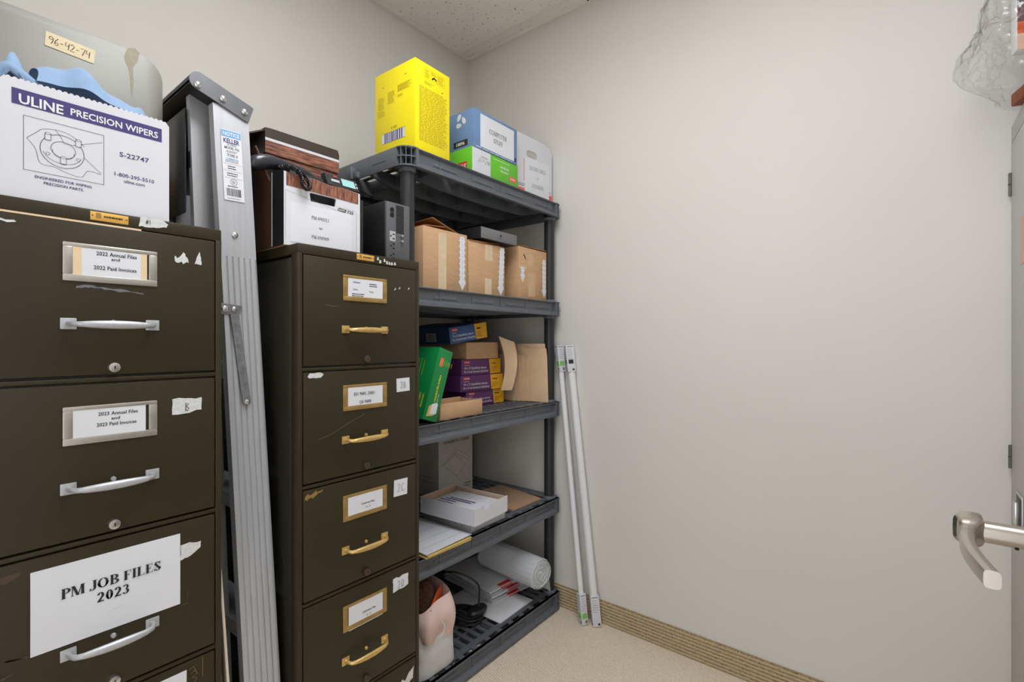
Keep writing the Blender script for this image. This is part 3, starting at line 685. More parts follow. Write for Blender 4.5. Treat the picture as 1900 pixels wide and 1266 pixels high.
# front rails: plain stretch above, fluted below
XLt, XLb, XRt, XRb = .4335, .4865, .5085, .5655
def lerp(a, b, s): return a + (b - a) * s
sz = 1.40; s_ = (1.74 - sz) / 1.74
m = MB(); rail(m, (XLt, lerp(XLt, XLb, s_)), (XRt, lerp(XRt, XRb, s_)), LY(1.74), LY(sz), 1.74, sz, -1, 'aluminium', False)
rail(m, (lerp(XLt, XLb, s_), XLb), (lerp(XRt, XRb, s_), XRb), LY(sz), LY(0), sz, .012, -1, 'aluminium', True)
fr_near = m.build('front_rail', ld, angle=20)
m = MB(); rail(m, (XLt, XLb), (XRt, XRb), 1.535, 1.62, 1.74, .012, 1, 'aluminium', False); m.build('front_rail', ld, angle=20)
# rear rails, nested inside
for (yt, yb, dn) in ((1.248, 1.215, -1), (1.50, 1.56, 1)):
    m = MB(); rail(m, (.4045, .4540), (.4460, .4950), yt, yb, 1.762, .012, dn, 'aluminium', False, .02); m.build('rear_rail', ld, angle=20)
for z in (.30, .62, .94, 1.26):
    x = lerp(.432, .452, 1 - z / 1.76); MB().tube([(x + .01, lerp(1.27, 1.24, 1 - z / 1.7), z), (x + .01, lerp(1.51, 1.55, 1 - z / 1.7), z)], .008, 'galvanised', 10).build('rear_brace', ld)
for z in (.29, .58, .87, 1.16, 1.45):
    s = 1 - z / 1.74; x0 = lerp(XLt, XLb, s); x1 = lerp(XRt, XRb, s)
    m = MB(); m.box(x0 + .003, x1 - .003, LY(z) + .004, 1.53 + .07 * s, z - .004, z, 'aluminium', .001).box(x0 + .003, x0 + .006, LY(z) + .004, 1.53 + .07 * s, z - .034, z - .004, 'galvanised')
    m.build('step', ld)
# top cap, tilted, with rolled flange
CM = Matrix.Translation((.447, 0, 1.7545)) @ Matrix.Rotation(math.radians(18.5), 4, 'Y')
m = MB(CM)
cp = ell(-.046, .006, .018, .018, 180, 90, 8) + [(.066, .024), (.068, .022), (.069, -.014), (.064, -.016), (.0, -.0145), (-.046, -.0145)] + ell(-.046, .003, .018, .0175, 270, 180, 6)
y0, y1 = LY(1.76) - .006, 1.545
m.prism(cp, y0, y0 + .003, 'cast_aluminium', 'y'); m.prism(cp, y1 - .003, y1, 'cast_aluminium', 'y')
outer = ell(-.046, .006, .018, .018, 180, 90, 8) + [(.066, .024), (.068, .022), (.069, -.012)]
inner = [(p[0] * .955 + .001, p[1] - .003) for p in outer][::-1]
m.prism(outer + inner, y0 + .003, y1 - .003, 'cast_aluminium', 'y')
m.box(-.058, .064, y0 + .003, y1 - .003, -.006, -.003, 'black_satin')
cap = m.build('top_cap', ld)
for px, pz in ((.402, 1.7655), (.4525, 1.7545), (.4985, 1.7415)):
    MB().lathe([(.0072, 0), (.0068, .0025), (.0045, .0045), (.0012, .0052)], 'bright_steel', 16, Matrix.Translation((px, y0, pz - .002)) @ Matrix.Rotation(PI / 2, 4, 'X')).build('rivet', cap)
MB().lathe([(.0068, 0), (.0062, .0025), (.0042, .004), (.0012, .0046)], 'bright_steel', 16, Matrix.Translation((.4735, LY(1.449) - .0005, 1.449)) @ Matrix.Rotation(PI / 2, 4, 'X')).build('rivet', fr_near)
# folded pail shelf; dark block added to black out the gap between the rails
MB().box(.400, .4035, 1.262, 1.492, 1.50, 1.735, 'black_satin', .001).build('pail_shelf', ld)
MB().box(.408, .496, 1.252, 1.50, 1.60, 1.705, 'black_satin', .002).build('dark_filler', ld)
# spreader bracket and galvanised arm
m = MB(); yb = LY(1.28) - .001
m.prism([(.441, 1.270), (.478, 1.268), (.484, 1.279), (.484, 1.289), (.441, 1.294)], yb - .003, yb, 'galvanised', 'y')
for px, r in ((.4485, .0075), (.467, .006)): m.lathe([(r, 0), (r * .9, .003), (r * .3, .005)], 'bright_steel', 14, Matrix.Translation((px, yb - .003, 1.281)) @ Matrix.Rotation(PI / 2, 4, 'X'))
m.build('bracket', ld)
m = MB(); ax0, az0, ax1, az1 = .4675, 1.270, .4893, 1.073; hw = .0088
vs2 = [(ax0 - hw, az0), (ax1 - hw, az1 + .004)] + ell(ax1, az1, hw, hw, 180, 360, 8) + [(ax0 + hw, az0)]
yA = lambda z: LY(z) - .0022
n = len(vs2); vsA = [(p[0], yA(p[1]) - .004, p[1]) for p in vs2] + [(p[0], yA(p[1]), p[1]) for p in vs2]
m.raw(vsA, [tuple(range(n)), tuple(range(2 * n - 1, n - 1, -1))] + [(i, n + i, n + (i + 1) % n, (i + 1) % n) for i in range(n)], 'galvanised', None, False)
m.lathe([(.0062, 0), (.0055, .003), (.002, .0048)], 'bright_steel', 14, Matrix.Translation((ax1, yA(az1) - .004, az1)) @ Matrix.Rotation(PI / 2, 4, 'X'))
m.build('spreader_arm', ld)
# notice label on the rail
LM = Matrix.Translation((.4718, LY(1.607) - .0012, 1.607)) @ Matrix.Rotation(-math.atan(lb), 4, 'X') @ Matrix.Rotation(math.radians(-1.9), 4, 'Y') @ FACE['front']
m = MB(); m.box(-.0215, .0215, -.080, .080, 0, .0006, 'paper', 0, LM); LM2 = LM @ Matrix.Translation((0, 0, .0004))
m.rect(-.0205, .0635, .0205, .0785, 'label_blue', LM2); m.text('NOTICE', 0, .071, .009, 'white_gloss', LM2, .035, .02, .0007)
m.text('KELLER', 0, .0555, .0105, 'navy', LM2, .034, .03); m.text('50 SERIES', 0, .0465, .004, 'ink', LM2, .020); m.text('MODEL 926', 0, .0395, .0058, 'ink', LM2, .031, .012)
m.lines(-.012, .028, .014, .034, 2, 'ink_grey', LM2); m.text('TYPE II', 0, .0225, .0065, 'ink', LM2, .022, .012); m.text('COMMERCIAL', 0, .0145, .004, 'label_blue', LM2, .028, .012); m.lines(-.015, .006, .015, .012, 2, 'ink_grey', LM2)
for y in (.003, -.013, -.029): m.rib([(-.0195, y), (.0195, y)], .0004, 'ink', LM2)
m.lines(-.011, -.010, .010, 0, 2, 'ink', LM2); m.lines(-.013, -.026, .013, -.016, 2, 'ink', LM2)
m.rib(ell(0, -.0375, .0072, .0068, 0, 360, 18), .0007, 'ink', LM2, True); m.lines(-.004, -.041, .004, -.034, 3, 'ink', LM2); m.lines(-.013, -.050, .013, -.0455, 1, 'ink', LM2, .002)
m.barcode(-.0155, -.070, .0155, -.0525, 'ink', LM2, 20); m.lines(-.015, -.077, .015, -.0735, 1, 'ink_grey', LM2)
m.build('notice_label', ld, label='white notice sticker with blue heading')
# thin cream board slid into the gap beside the left cabinet
CBM = Matrix.Translation((.4630, 1.122, 0)) @ Matrix.Rotation(math.radians(-3.6), 4, 'Y')
MB(CBM).box(-.006, 0, -.02, .006, .003, .74, 'cream_board', .002).build('leaning_board', label='narrow cream board leaning in the gap beside the ladder', cat='board')

# ---------------------------------------------------------------- on the second cabinet
# white storage box with wood-print band
wb = thing('storage_box', 'white fronted storage box with a wood print band and paper label under the telephone', 'storage box', (.665, 1.26, CZ), 'wood print storage boxes')
WX0, WX1, WY = .562, .768, 1.135
m = MB()
wt = [(WX0, CZ), (WX1, CZ)] + [(WX1, 1.602), (.72, 1.606), (.68, 1.604), (.64, 1.609), (.60, 1.607), (WX0, 1.610)]
HW0, HW1, HZ0, HZ1 = .626, .698, 1.5525, 1.5735
# front panel in pieces round the hand hole
m.prism([(WX0, CZ), (WX1, CZ), (WX1, HZ0), (WX0, HZ0)], WY, WY + .004, 'white_card', 'y')
m.prism([(WX0, HZ0), (HW0 + .003, HZ0), (HW0, HZ1 - .003), (HW0 + .003, HZ1), (WX0, HZ1)], WY, WY + .004, 'white_card', 'y')
m.prism([(HW1 - .003, HZ0), (WX1, HZ0), (WX1, HZ1), (HW1 - .003, HZ1), (HW1, HZ1 - .003)], WY, WY + .004, 'white_card', 'y')
m.prism([(WX0, HZ1)] + [(WX1, HZ1)] + wt[2:], WY, WY + .004, 'white_card', 'y')
m.build('front_panel', wb)
m = MB(); M = on('front', 0, WY, 0)
m.prism([(WX0 + .006, 1.5775), (WX1 - .006, 1.5735), (WX1 - .006, 1.6015), (.72, 1.6055), (.68, 1.6035), (.64, 1.6085), (.60, 1.6065), (WX0 + .006, 1.6095)], WY - .0008, WY - .0001, 'wood_print_v', 'y')
m.build('wood_band', wb)
m = MB()
m.rib([(.566, 1.566), (.566, 1.448)], .0005, 'ink_grey', M); m.rib([(.566, 1.566), (.696, 1.545), (.702, 1.553), (.752, 1.553), (.757, 1.548), (.757, 1.448)], .0005, 'ink_grey', M)
m.poly([(.701, 1.545), (.724, 1.543), (.727, 1.551), (.705, 1.552)], 'dark_bronze', M, .0006); m.text('BANKERS', .7135, 1.5478, .0042, 'white_gloss', M, .018, .02, .0009); m.text('725', .7385, 1.5468, .0075, 'ink', M, .0185, .02)
m.box(.578, .742, WY - .0006, WY, 1.446, 1.541, 'paper')
M = on('front', 0, WY - .0005, 0)
m.serif('PM-090513', .654, 1.513, .0085, 'ink', M, .047, .14); m.text('to', .655, 1.4905, .006, 'ink', M, .009, .012); m.serif('PM-090909', .654, 1.466, .0085, 'ink', M, .047, .14)
m.build('paper_label', wb)
m = MB()
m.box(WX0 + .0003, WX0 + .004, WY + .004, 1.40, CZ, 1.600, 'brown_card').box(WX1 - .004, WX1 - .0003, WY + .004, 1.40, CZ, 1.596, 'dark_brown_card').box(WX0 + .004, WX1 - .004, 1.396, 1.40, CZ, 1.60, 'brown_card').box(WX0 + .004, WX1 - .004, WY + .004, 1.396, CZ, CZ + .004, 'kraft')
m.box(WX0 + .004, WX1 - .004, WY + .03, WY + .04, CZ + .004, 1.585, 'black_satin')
m.build('carton', wb)
m = MB(); m.prism([(WY - .0002, CZ + .001), (WY + .052, CZ + .001), (WY + .058, 1.612), (WY + .040, 1.619), (WY - .0002, 1.611)], WX0 - .0012, WX0 + .0002, 'black_tape', 'x')
m.box(WX0 - .0016, WX0 - .0010, WY + .054, WY + .057, CZ + .001, 1.616, 'white_card'); m.build('tape', wb)
MB().box(WX1, WX1 + .0105, WY + .001, WY + .10, CZ + .001, 1.588, 'black_tape', .0015).build('tape', wb)
MB(Matrix.Translation((WX0 + .002, 1.30, 1.598)) @ Matrix.Rotation(math.radians(-24), 4, 'Y')).box(-.002, .002, -.095, .09, 0, .085, 'brown_card').build('flap', wb)
# darker wood-print box with its lid on, behind
db = thing('storage_box', 'dark wood print storage box with a striped lid, behind the telephone', 'storage box', (.75, 1.56, CZ), 'wood print storage boxes')
DX0, DX1, DY_ = .642, .872, 1.405
m = MB(); m.box(DX0 + .004, DX1 - .004, DY_ + .004, 1.755, CZ, 1.80, 'brown_card')
m.box(DX0 + .004, DX1 - .004, DY_ + .0025, DY_ + .0045, CZ, 1.80, 'wood_print'); m.build('carton', db)
m = MB(); m.prism([(DX0, 1.742), (DX1, 1.742), (DX1 + .001, 1.80), (DX1 - .004, 1.814), (DX0 + .02, 1.8135), (DX0, 1.812)], DY_ - .002, 1.762, 'dark_brown_card', 'y')
M = on('front', 0, DY_ - .002, 0); m.rect(DX0, 1.777, DX1 + .0006, 1.7845, 'white_card', M, .0005); m.rect(DX0, 1.742, DX1, 1.777, 'wood_print', M, .0005)
m.build('lid', db)
MB(Matrix.Translation((DX0 - .001, 1.50, 1.806)) @ Matrix.Rotation(math.radians(-28), 4, 'Y')).box(-.055, .0, -.088, .08, -.002, .002, 'dark_brown_card').build('lid_flap', db)
# desk telephone lying on the white box
ph = thing('telephone', 'black desk telephone with a coiled cord lying on the white storage box', 'telephone', (.67, 1.23, 1.606))
m = MB(); m.prism([(1.166, 1.603), (1.37, 1.603), (1.37, 1.668), (1.34, 1.672), (1.172, 1.628)], .595, .818 - .036, 'black_satin', 'x')
m.build('base', ph)
m = MB(); m.prism([(1.150, 1.612), (1.18, 1.612), (1.184, 1.645), (1.168, 1.645)], .684, .777, 'black_satin', 'x')
a = math.atan2(.018, .033)
MS = Matrix.Translation((.733, 1.1585, 1.6285)) @ Matrix.Rotation(-.48, 4, 'X') @ FACE['front']
m.rect(-.005, -.012, .034, .012, 'lcd', MS, .0012)
for k in range(2): m.rect(.0365, -.010 + k * .011, .0405, -.003 + k * .011, 'ups_outlet', MS, .0012)
m.rect(-.026, .0105, -.015, .0145, 'red_print', MS, .0012); m.rect(-.036, -.006, -.012, .002, 'ups_outlet', MS, .0012)
m.build('display', ph)
def hsfn(u, v):
    x = .511 + .182 * u; a = 2 * PI * v
    e = 1 - abs(2 * u - 1) ** 5; e = max(0.0, e) ** .5
    th = (.0135 + .0105 * max(0, 1 - u / .34) ** .6 + .004 * max(0, (u - .78) / .22)) * e
    wd_ = (.021 + .005 * abs(2 * u - 1) ** 3) * e
    zc = 1.633 + .014 * math.sin(PI * min(1, u * .85 + .12)) - .008 * max(0, 1 - u / .3) + .001 * u
    c = math.cos(a); s = math.sin(a)
    return (x, 1.205 + .02 * u + wd_ * math.copysign(abs(s) ** .8, s), zc + th * math.copysign(abs(c) ** .8, c))
m = MB(); m.grid(hsfn, 40, 24, 'black_gloss'); m.build('handset', ph)
def coil(path, r, turns, tr, seg=7, npt=10):
    P = smooth_path(path, 30); out = []; N = turns * npt; up = Vector((0, 0, 1)); L = len(P) - 1
    for i in range(N + 1):
        f = i / N * L; k = min(int(f), L - 1); p = P[k].lerp(P[k + 1], f - k); t = (P[min(k + 2, L)] - P[max(k - 1, 0)]).normalized()
        u = (up - t * up.dot(t)); u = u.normalized() if u.length > .05 else Vector((1, 0, 0)); b = t.cross(u); a = 2 * PI * i / npt
        out.append(p + (u * math.cos(a) + b * math.sin(a)) * r)
    return out
cp_ = [(.560, 1.150, 1.619), (.572, 1.133, 1.6215), (.590, 1.124, 1.614), (.600, 1.122, 1.599), (.601, 1.122, 1.586), (.609, 1.122, 1.576), (.619, 1.122, 1.580), (.617, 1.122, 1.594), (.606, 1.122, 1.606), (.598, 1.130, 1.614), (.604, 1.150, 1.620)]
m = MB(); m.tube(coil(cp_, .0042, 46, 1), .0014, 'coil_black', 6); m.build('coiled_cord', ph)
# uninterruptible power supply
up_ = thing('power_supply', 'black battery backup unit with outlets on its end, beside the shelving post', 'power supply', (.888, 1.26, CZ))
m = MB(); UX0, UX1, UY, UZ = .847, .932, 1.128, 1.604
m.box(UX0, UX1, UY + .006, 1.385, CZ, UZ, 'black_satin', .004); m.box(UX0 + .002, UX1 - .002, UY, UY + .008, CZ + .001, UZ - .002, 'ups_panel', .0015)
m.build('case', up_)
M = on('front', 0, UY, 0)
m = MB(); m.rect(UX0 + .012, CZ + .055, UX0 + .032, CZ + .083, 'ups_outlet', M, .0008); m.build('outlet_plate', up_)
for k in range(3):
    z = CZ + .069 - .0275 * k; q = MB()
    q.rect(UX0 + .022, z + .004, UX0 + .029, z + .0075, 'black_gap', M, .0012); q.rect(UX0 + .022, z - .0085, UX0 + .029, z - .005, 'black_gap', M, .0012); q.poly([(UX0 + .016 + .0025 * math.cos(a * PI / 5), z + .0025 * math.sin(a * PI / 5)) for a in range(10)], 'black_gap', M, .0012)
    q.build('outlet', up_)
for k in range(2):
    z = CZ + .144 - .0145 * k; MB().prism([(UX0 + .014, z - .006), (UX0 + .027, z - .006), (UX0 + .027, z + .003), (UX0 + .023, z + .006), (UX0 + .018, z + .006), (UX0 + .014, z + .003)], UY - .0012, UY, 'black_gap', 'y').build('socket', up_)
m = MB()
for k in range(17): m.rect(UX0 + .034, CZ + .081 + k * .0047, UX0 + .062, CZ + .0838 + k * .0047, 'black_gap', M, .0008)
m.build('vent', up_)
for z in (.074, .058): MB().lathe([(.0045, 0), (.0045, .006), (.003, .009)], 'bright_steel', 12, Matrix.Translation((UX0 + .052, UY, CZ + z)) @ Matrix.Rotation(PI / 2, 4, 'X')).build('terminal', up_)

# ---------------------------------------------------------------- the plastic shelving unit
SX0, SX1, SY0, SY1 = .982, 1.883, 1.211, 1.803
LEV = (1.827, 1.385, .936, .502, .078)
sh = thing('shelving_unit', 'five tier black plastic shelving unit in the corner of the room', 'shelving', ((SX0 + SX1) / 2, 1.507, 0))
PC = [(SX0 + .045, SY0 + .045), (SX1 - .045, SY0 + .045), (SX0 + .045, SY1 - .045), (SX1 - .045, SY1 - .045)]
def slab(mb, xs, ys, hole, z0, z1, m):
    for i in range(len(xs) - 1):
        j = 0
        while j < len(ys) - 1:
            if hole(i, j): j += 1; continue
            k = j
            while k + 1 < len(ys) - 1 and not hole(i, k + 1): k += 1
            mb.box(xs[i], xs[i + 1], ys[j], ys[k + 1], z0, z1, m); j = k + 1
for li, z in enumerate(LEV):
    H = .062 if li < 4 else .072
    m = MB(); zt, zb = z, z - H
    # deck: solid edge bands pierced by slots, ribbed field between
    nx = 11; xs = [SX0 + .02]; step = (SX1 - SX0 - .13) / nx
    for i in range(nx): a = SX0 + .065 + i * step; xs += [a + step * .16, a + step * .84]
    xs.append(SX1 - .02)
    ysf = [SY0 + .006, SY0 + .020, SY0 + .037, SY0 + .052]
    slab(m, xs, ysf, lambda i, j: j == 1 and i % 2 == 1, zt - .006, zt, 'plastic_shelf')
    ysb = [SY1 - .052, SY1 - .037, SY1 - .024, SY1 - .006]
    slab(m, xs, ysb, lambda i, j: j == 1 and i % 2 == 1, zt - .006, zt, 'plastic_shelf')
    nfx = 20; fx = [SX0 + .006]; st2 = (SX1 - SX0 - .09) / nfx
    for i in range(nfx): a = SX0 + .045 + i * st2; fx += [a + st2 * .26, a + st2 * .80]
    fx.append(SX1 - .006)
    fy = [SY0 + .052]; nfy = 4; s3 = (SY1 - SY0 - .104) / nfy
    for i in range(nfy): a = SY0 + .052 + i * s3; fy += [a + s3 * .09, a + s3 * .91]
    fy.append(SY1 - .052)
    slab(m, fx, fy, lambda i, j: i % 2 == 1 and j % 2 == 1, zt - .005, zt - .001, 'plastic_shelf')
    # side and back aprons
    m.box(SX0 + .0, SX0 + .004, SY0 + .045, SY1 - .045, zb, zt, 'plastic_shelf', .001).box(SX1 - .004, SX1, SY0 + .045, SY1 - .045, zb, zt, 'plastic_shelf', .001)
    m.box(SX0 + .045, SX1 - .045, SY1 - .004, SY1, zb, zt, 'plastic_shelf', .001)
    # front apron: recessed panel with a raised border
    y = SY0
    m.prism([(y + .016, zb + .004), (y + .019, zb + .004), (y + .019, zt), (y + .0035, zt), (y + .0025, zt - .0025), (y + .0045, zt - .005), (y + .0135, zt - .008)], SX0 + .045, SX1 - .045, 'plastic_shelf', 'x')
    m.prism([(y + .001, zb), (y + .0175, zb), (y + .0175, zb + .018), (y + .0165, zb + .0225), (y + .005, zb + .0165), (y + .0, zb + .0120), (y - .0005, zb + .002)], SX0 + .045, SX1 - .045, 'plastic_shelf', 'x')
    for xa, sg in ((SX0 + .047, 1), (SX1 - .047, -1)):
        m.prism([(xa, zb + .012), (xa + sg * .012, zb + .012), (xa + sg * .006, zt), (xa, zt)][::sg], y, y + .017, 'plastic_shelf', 'y')
    for k in range(4):
        a = SX0 + .13 + k * .19; m.box(a, a + .11, y + .0125, y + .0150, zt - .034, zt - .024, 'plastic_shelf', .0006)
    m.box(SX0 - .0012, SX0 + .001, SY0 + .10, SY0 + .17, zt - .034, zt - .028, 'plastic_shelf', .0005)
    # sagging stiffening ribs underneath
    for yy in (1.335, 1.47, 1.61):
        prof = [(SX0 + .05, zt - .006)] + [(SX0 + .05 + (SX1 - SX0 - .10) * i / 16, zb + .012 - .016 * math.sin(PI * i / 16) + (.018 * max(0, 1 - i / 2) + .018 * max(0, (i - 14) / 2))) for i in range(17)] + [(SX1 - .05, zt - .006)]
        m.prism(prof, yy - .005, yy + .005, 'plastic_shelf', 'y')
    for xx in (1.14, 1.30, 1.46, 1.62, 1.78): m.box(xx - .003, xx + .003, SY0 + .012, SY1 - .006, zb + .016, zt - .005, 'plastic_shelf')
    sf = m.build('shelf', sh)
    # pierced corner sockets
    for ci, (px, py) in enumerate(PC):
        c = MB(); a0 = (180, 270, 90, 0)[ci]
        q = 45.0 / 1000
        def arcp(r, a0=a0, n=10): return [(px + r * math.cos(math.radians(a0 + 90 * i / n)), py + r * math.sin(math.radians(a0 + 90 * i / n))) for i in range(n + 1)]
        for (z0, z1, ro) in ((zt - .0035, zt, .045), (zb + H * .47, zb + H * .47 + .003, .0445), (zb, zb + .004, .046)):
            o = arcp(ro); c.prism(o + [(px, py)], z0, z1, 'plastic_shelf', 'z')
        for f in (0, 22.5, 45, 67.5, 90):
            a = math.radians(a0 + f); ca, sa = math.cos(a), math.sin(a); tx, ty = -sa * .0011, ca * .0011
            c.prism([(px + ca * .024 + tx, py + sa * .024 + ty), (px + ca * .024 - tx, py + sa * .024 - ty), (px + ca * .0447 - tx, py + sa * .0447 - ty), (px + ca * .0447 + tx, py + sa * .0447 + ty)], zb + .004, zt - .003, 'plastic_shelf', 'z')
        c.lathe([(.0245, zb - .002), (.0245, zt - .004)], 'socket_shade', 24, Matrix.Translation((px, py, 0)))  # core coloured black to stand for the deep shadow inside the socket
        if li < 4 or True: c.lathe([(.0245, zb - .012), (.028, zb - .004), (.028, zb + .0)], 'plastic_shelf', 24, Matrix.Translation((px, py, 0))) if li < 4 else None
        if li > 0: c.lathe([(.030, zt - .001), (.030, zt + .004), (.026, zt + .010), (.0238, zt + .011)], 'plastic_shelf', 24, Matrix.Translation((px, py, 0)))
        c.build('corner_socket', sf)
for px, py in PC: MB().lathe([(.0228, .006), (.0228, 1.82)], 'plastic_post', 28, Matrix.Translation((px, py, 0))).build('post', sh)
# hook clip on the left side of the top shelf
m = MB(); m.box(SX0 - .020, SX0 + .001, 1.475, 1.500, 1.764, 1.806, 'plastic_shelf', .002).box(SX0 - .012, SX0 + .001, 1.452, 1.476, 1.766, 1.787, 'plastic_shelf', .002); m.build('clip', sh)

# ---- top shelf
T0 = LEV[0] + .0005
yb_ = thing('toner_box', 'tall yellow carton covered with fine print on the top shelf corner', 'carton', (1.125, 1.345, T0))
YM = rotz(1.05, 1.245, 1.5)
m = MB(YM); m.box(1.050, 1.209, 1.245, 1.452, T0, 2.137, 'yellow_box', .0015)
M = on('front', 0, 1.245, 0)
m.rib([(1.088, 2.118), (1.092, 2.122), (1.180, 2.122), (1.184, 2.118), (1.184, 2.090), (1.180, 2.086), (1.092, 2.086), (1.088, 2.090)], .0007, 'yellow_ink', M, True)
for x in (1.117, 1.149): m.rib([(x, 2.087), (x, 2.121)], .0007, 'yellow_ink', M)
m.poly([(1.122, 2.096), (1.135, 2.105), (1.146, 2.099), (1.146, 2.093), (1.134, 2.099), (1.126, 2.091)], 'ink', M, .0006); m.lines(1.092, 2.090, 1.113, 2.118, 5, 'yellow_ink', M); m.lines(1.152, 2.090, 1.180, 2.118, 5, 'yellow_ink', M); m.lines(1.121, 2.107, 1.146, 2.119, 2, 'yellow_ink', M)
m.lines(1.090, 2.066, 1.133, 2.078, 3, 'yellow_ink', M); m.lines(1.067, 1.872, 1.198, 2.056, 40, 'yellow_ink', M, .0017, .18)
m.poly([(1.172 + .0025 * math.cos(a), 2.066 + .0025 * math.sin(a)) for a in [k * PI / 4 for k in range(8)]], 'ink', M, .0006)
M = on('left', 1.050, 0, 0)
for (a, b, c, d, n) in ((-1.435, 2.010, -1.400, 2.054, 8), (-1.383, 2.020, -1.345, 2.062, 9), (-1.332, 2.048, -1.262, 2.072, 6), (-1.332, 2.030, -1.300, 2.040, 2), (-1.437, 1.985, -1.398, 2.008, 4)): m.lines(a, b, c, d, n, 'yellow_ink', M, .0018)
m.rect(-1.298, 2.096, -1.286, 2.0985, 'yellow_ink', M); m.rect(-1.412, 2.084, -1.402, 2.0865, 'yellow_ink', M)
m.rect(-1.415, 1.890, -1.294, 1.924, 'white_card', M); m.rib([(-1.415, 1.890), (-1.294, 1.890), (-1.294, 1.924), (-1.415, 1.924)], .0008, 'navy', M, True, .0007); m.barcode(-1.400, 1.891, -1.308, 1.923, 'navy', M, 13); m.text('1101', -1.350, 1.936, .010, 'ink', M, .028)
m.build('carton', yb_)
# green paper carton upside down with a blue carton on it
gb = thing('paper_carton', 'green envelope carton lying upside down under the blue box', 'carton', (1.465, 1.37, T0))
m = MB(); m.box(1.326, 1.602, 1.252, 1.49, T0, 1.935, 'green_box', .0012); M = on('front', 0, 1.252, 0); UD = Matrix.Rotation(PI, 4, 'Z')
m.rect(1.327, T0 + .002, 1.430, 1.934, 'white_card', M); MU = on('front', 1.392, 1.252, 1.893) @ UD
m.text('8½" x 11"', 0, 0, .015, 'ink_grey', MU, .066, .01, .0007); m.lines(-.022, -.019, .020, -.011, 2, 'ink_grey', MU, None, .1, .0007)
MU = on('front', 1.515, 1.252, 1.893) @ UD
m.text('vertigreen', .0, -.006, .011, 'white_gloss', MU, .056, .012); m.text('cuivres', 0, .010, .011, 'white_gloss', MU, .050, .012); m.rect(1.448, 1.9215, 1.548, 1.9235, 'white_gloss', M)
m.rect(1.545, 1.858, 1.588, 1.878, 'coral_print', M); m.text('vert', 0, 0, .009, 'white_gloss', on('front', 1.5665, 1.252, 1.868) @ UD, .032, .02, .0008)
M = on('left', 1.326, 0, 0); m.rect(-1.372, 1.846, -1.278, 1.884, 'red_print', M); m.text('STAPLES', 0, 0, .022, 'white_gloss', on('left', 1.326, 1.326, 1.865) @ UD, .088, .015, .0008)
m.build('carton', gb)
bb = thing('blue_carton', 'blue carton labelled COMPUTER STUFF stacked on the green carton', 'carton', (1.46, 1.36, 1.9355))
m = MB(); m.box(1.333, 1.594, 1.250, 1.47, 1.9355, 2.081, 'blue_box', .0015); M = on('front', 0, 1.250, 0)
m.box(1.370, 1.573, 1.2492, 1.2501, 1.946, 2.070, 'paper', 0); M2 = on('front', 0, 1.2492, 0)
m.serif('COMPUTER', 1.473, 2.019, .0175, 'ink', M2, .108, .13); m.serif('STUFF', 1.473, 1.990, .0175, 'ink', M2, .058, .13)
m.rect(1.576, 1.946, 1.588, 1.962, 'navy', M); m.lines(1.345, 1.9385, 1.575, 1.944, 1, 'white_gloss', M, .002)
M = on('left', 1.333, 0, 0)
for k in range(3):
    a = PI / 2 + .5 + k * 2 * PI / 3; c = (-1.318 + .017 * math.cos(a), 2.045 + .017 * math.sin(a)); pts = []
    for i in range(13):
        t = i / 12 * 2 * PI; lx_, ly_ = .015 * math.cos(t), .0085 * math.sin(t) * (1 - .3 * math.cos(t)); b = a + PI / 2 + .5; pts.append((c[0] + lx_ * math.cos(b) - ly_ * math.sin(b), c[1] + lx_ * math.sin(b) + ly_ * math.cos(b)))
    m.poly(pts, 'white_gloss', M); m.rib([(c[0] - .018 * math.cos(a + PI / 2 + .5), c[1] - .018 * math.sin(a + PI / 2 + .5)), (c[0] + .012 * math.cos(a + PI / 2 + .5), c[1] + .012 * math.sin(a + PI / 2 + .5))], .0012, 'blue_box', M, False, .0007)
m.rect(-1.355, 1.947, -1.281, 1.971, 'ink', M); m.text('18896', -1.318, 1.959, .013, 'white_gloss', M, .044, .02, .0007)
m.build('carton', bb)
# white carton with a hand hole
WM = rotz(1.742, 1.277, -7)
wc = thing('white_carton', 'white carton with a hand hole and a red foot, labelled ELECTRIC CABLES', 'carton', (1.742, 1.40, T0))
m = MB(WM); a, b, y, y1 = 1.608, 1.868, 1.277, 1.52
hx0, hx1, hz0, hz1 = 1.700, 1.768, 2.012, 2.042
topc = [(b, 2.068), (b - .01, 2.083), (b - .05, 2.094), (b - .11, 2.100), (a + .06, 2.104), (a, 2.104)]
m.prism([(a, T0), (b, T0), (b, hz0), (a, hz0)], y, y + .004, 'white_card', 'y'); m.prism([(a, hz1), (b, hz1)] + topc, y, y + .004, 'white_card', 'y')
r = .014; lc = ell(hx0 + r, (hz0 + hz1) / 2, r, .015, 90, 270, 8); rc = ell(hx1 - r, (hz0 + hz1) / 2, r, .015, -90, 90, 8)
m.prism([(a, hz0)] + lc[::-1] + [(a, hz1)], y, y + .004, 'white_card', 'y'); m.prism([(b, hz1)] + rc[::-1] + [(b, hz0)], y, y + .004, 'white_card', 'y')
m.box(a, a + .004, y + .004, y1, T0, 2.10, 'white_card').box(b - .004, b, y + .004, y1, T0, 2.066, 'white_card').box(a, b, y1, y1 + .004, T0, 2.066, 'white_card').box(a + .004, b - .004, y + .004, y1, T0, T0 + .004, 'kraft').box(a + .004, b - .004, y + .05, y + .06, T0 + .004, 2.02, 'kraft')
M = on('front', 0, y, 0)
m.rect(a, T0, b, 1.872, 'coral_print', M); m.rect(a, T0, b, 1.835, 'coral_print', M); m.lines(a + .02, 1.878, a + .09, 1.893, 2, 'ink_grey', M); m.rib([(a + .078, 1.905), (a + .078, 2.0)], .003, 'coral_print', M)
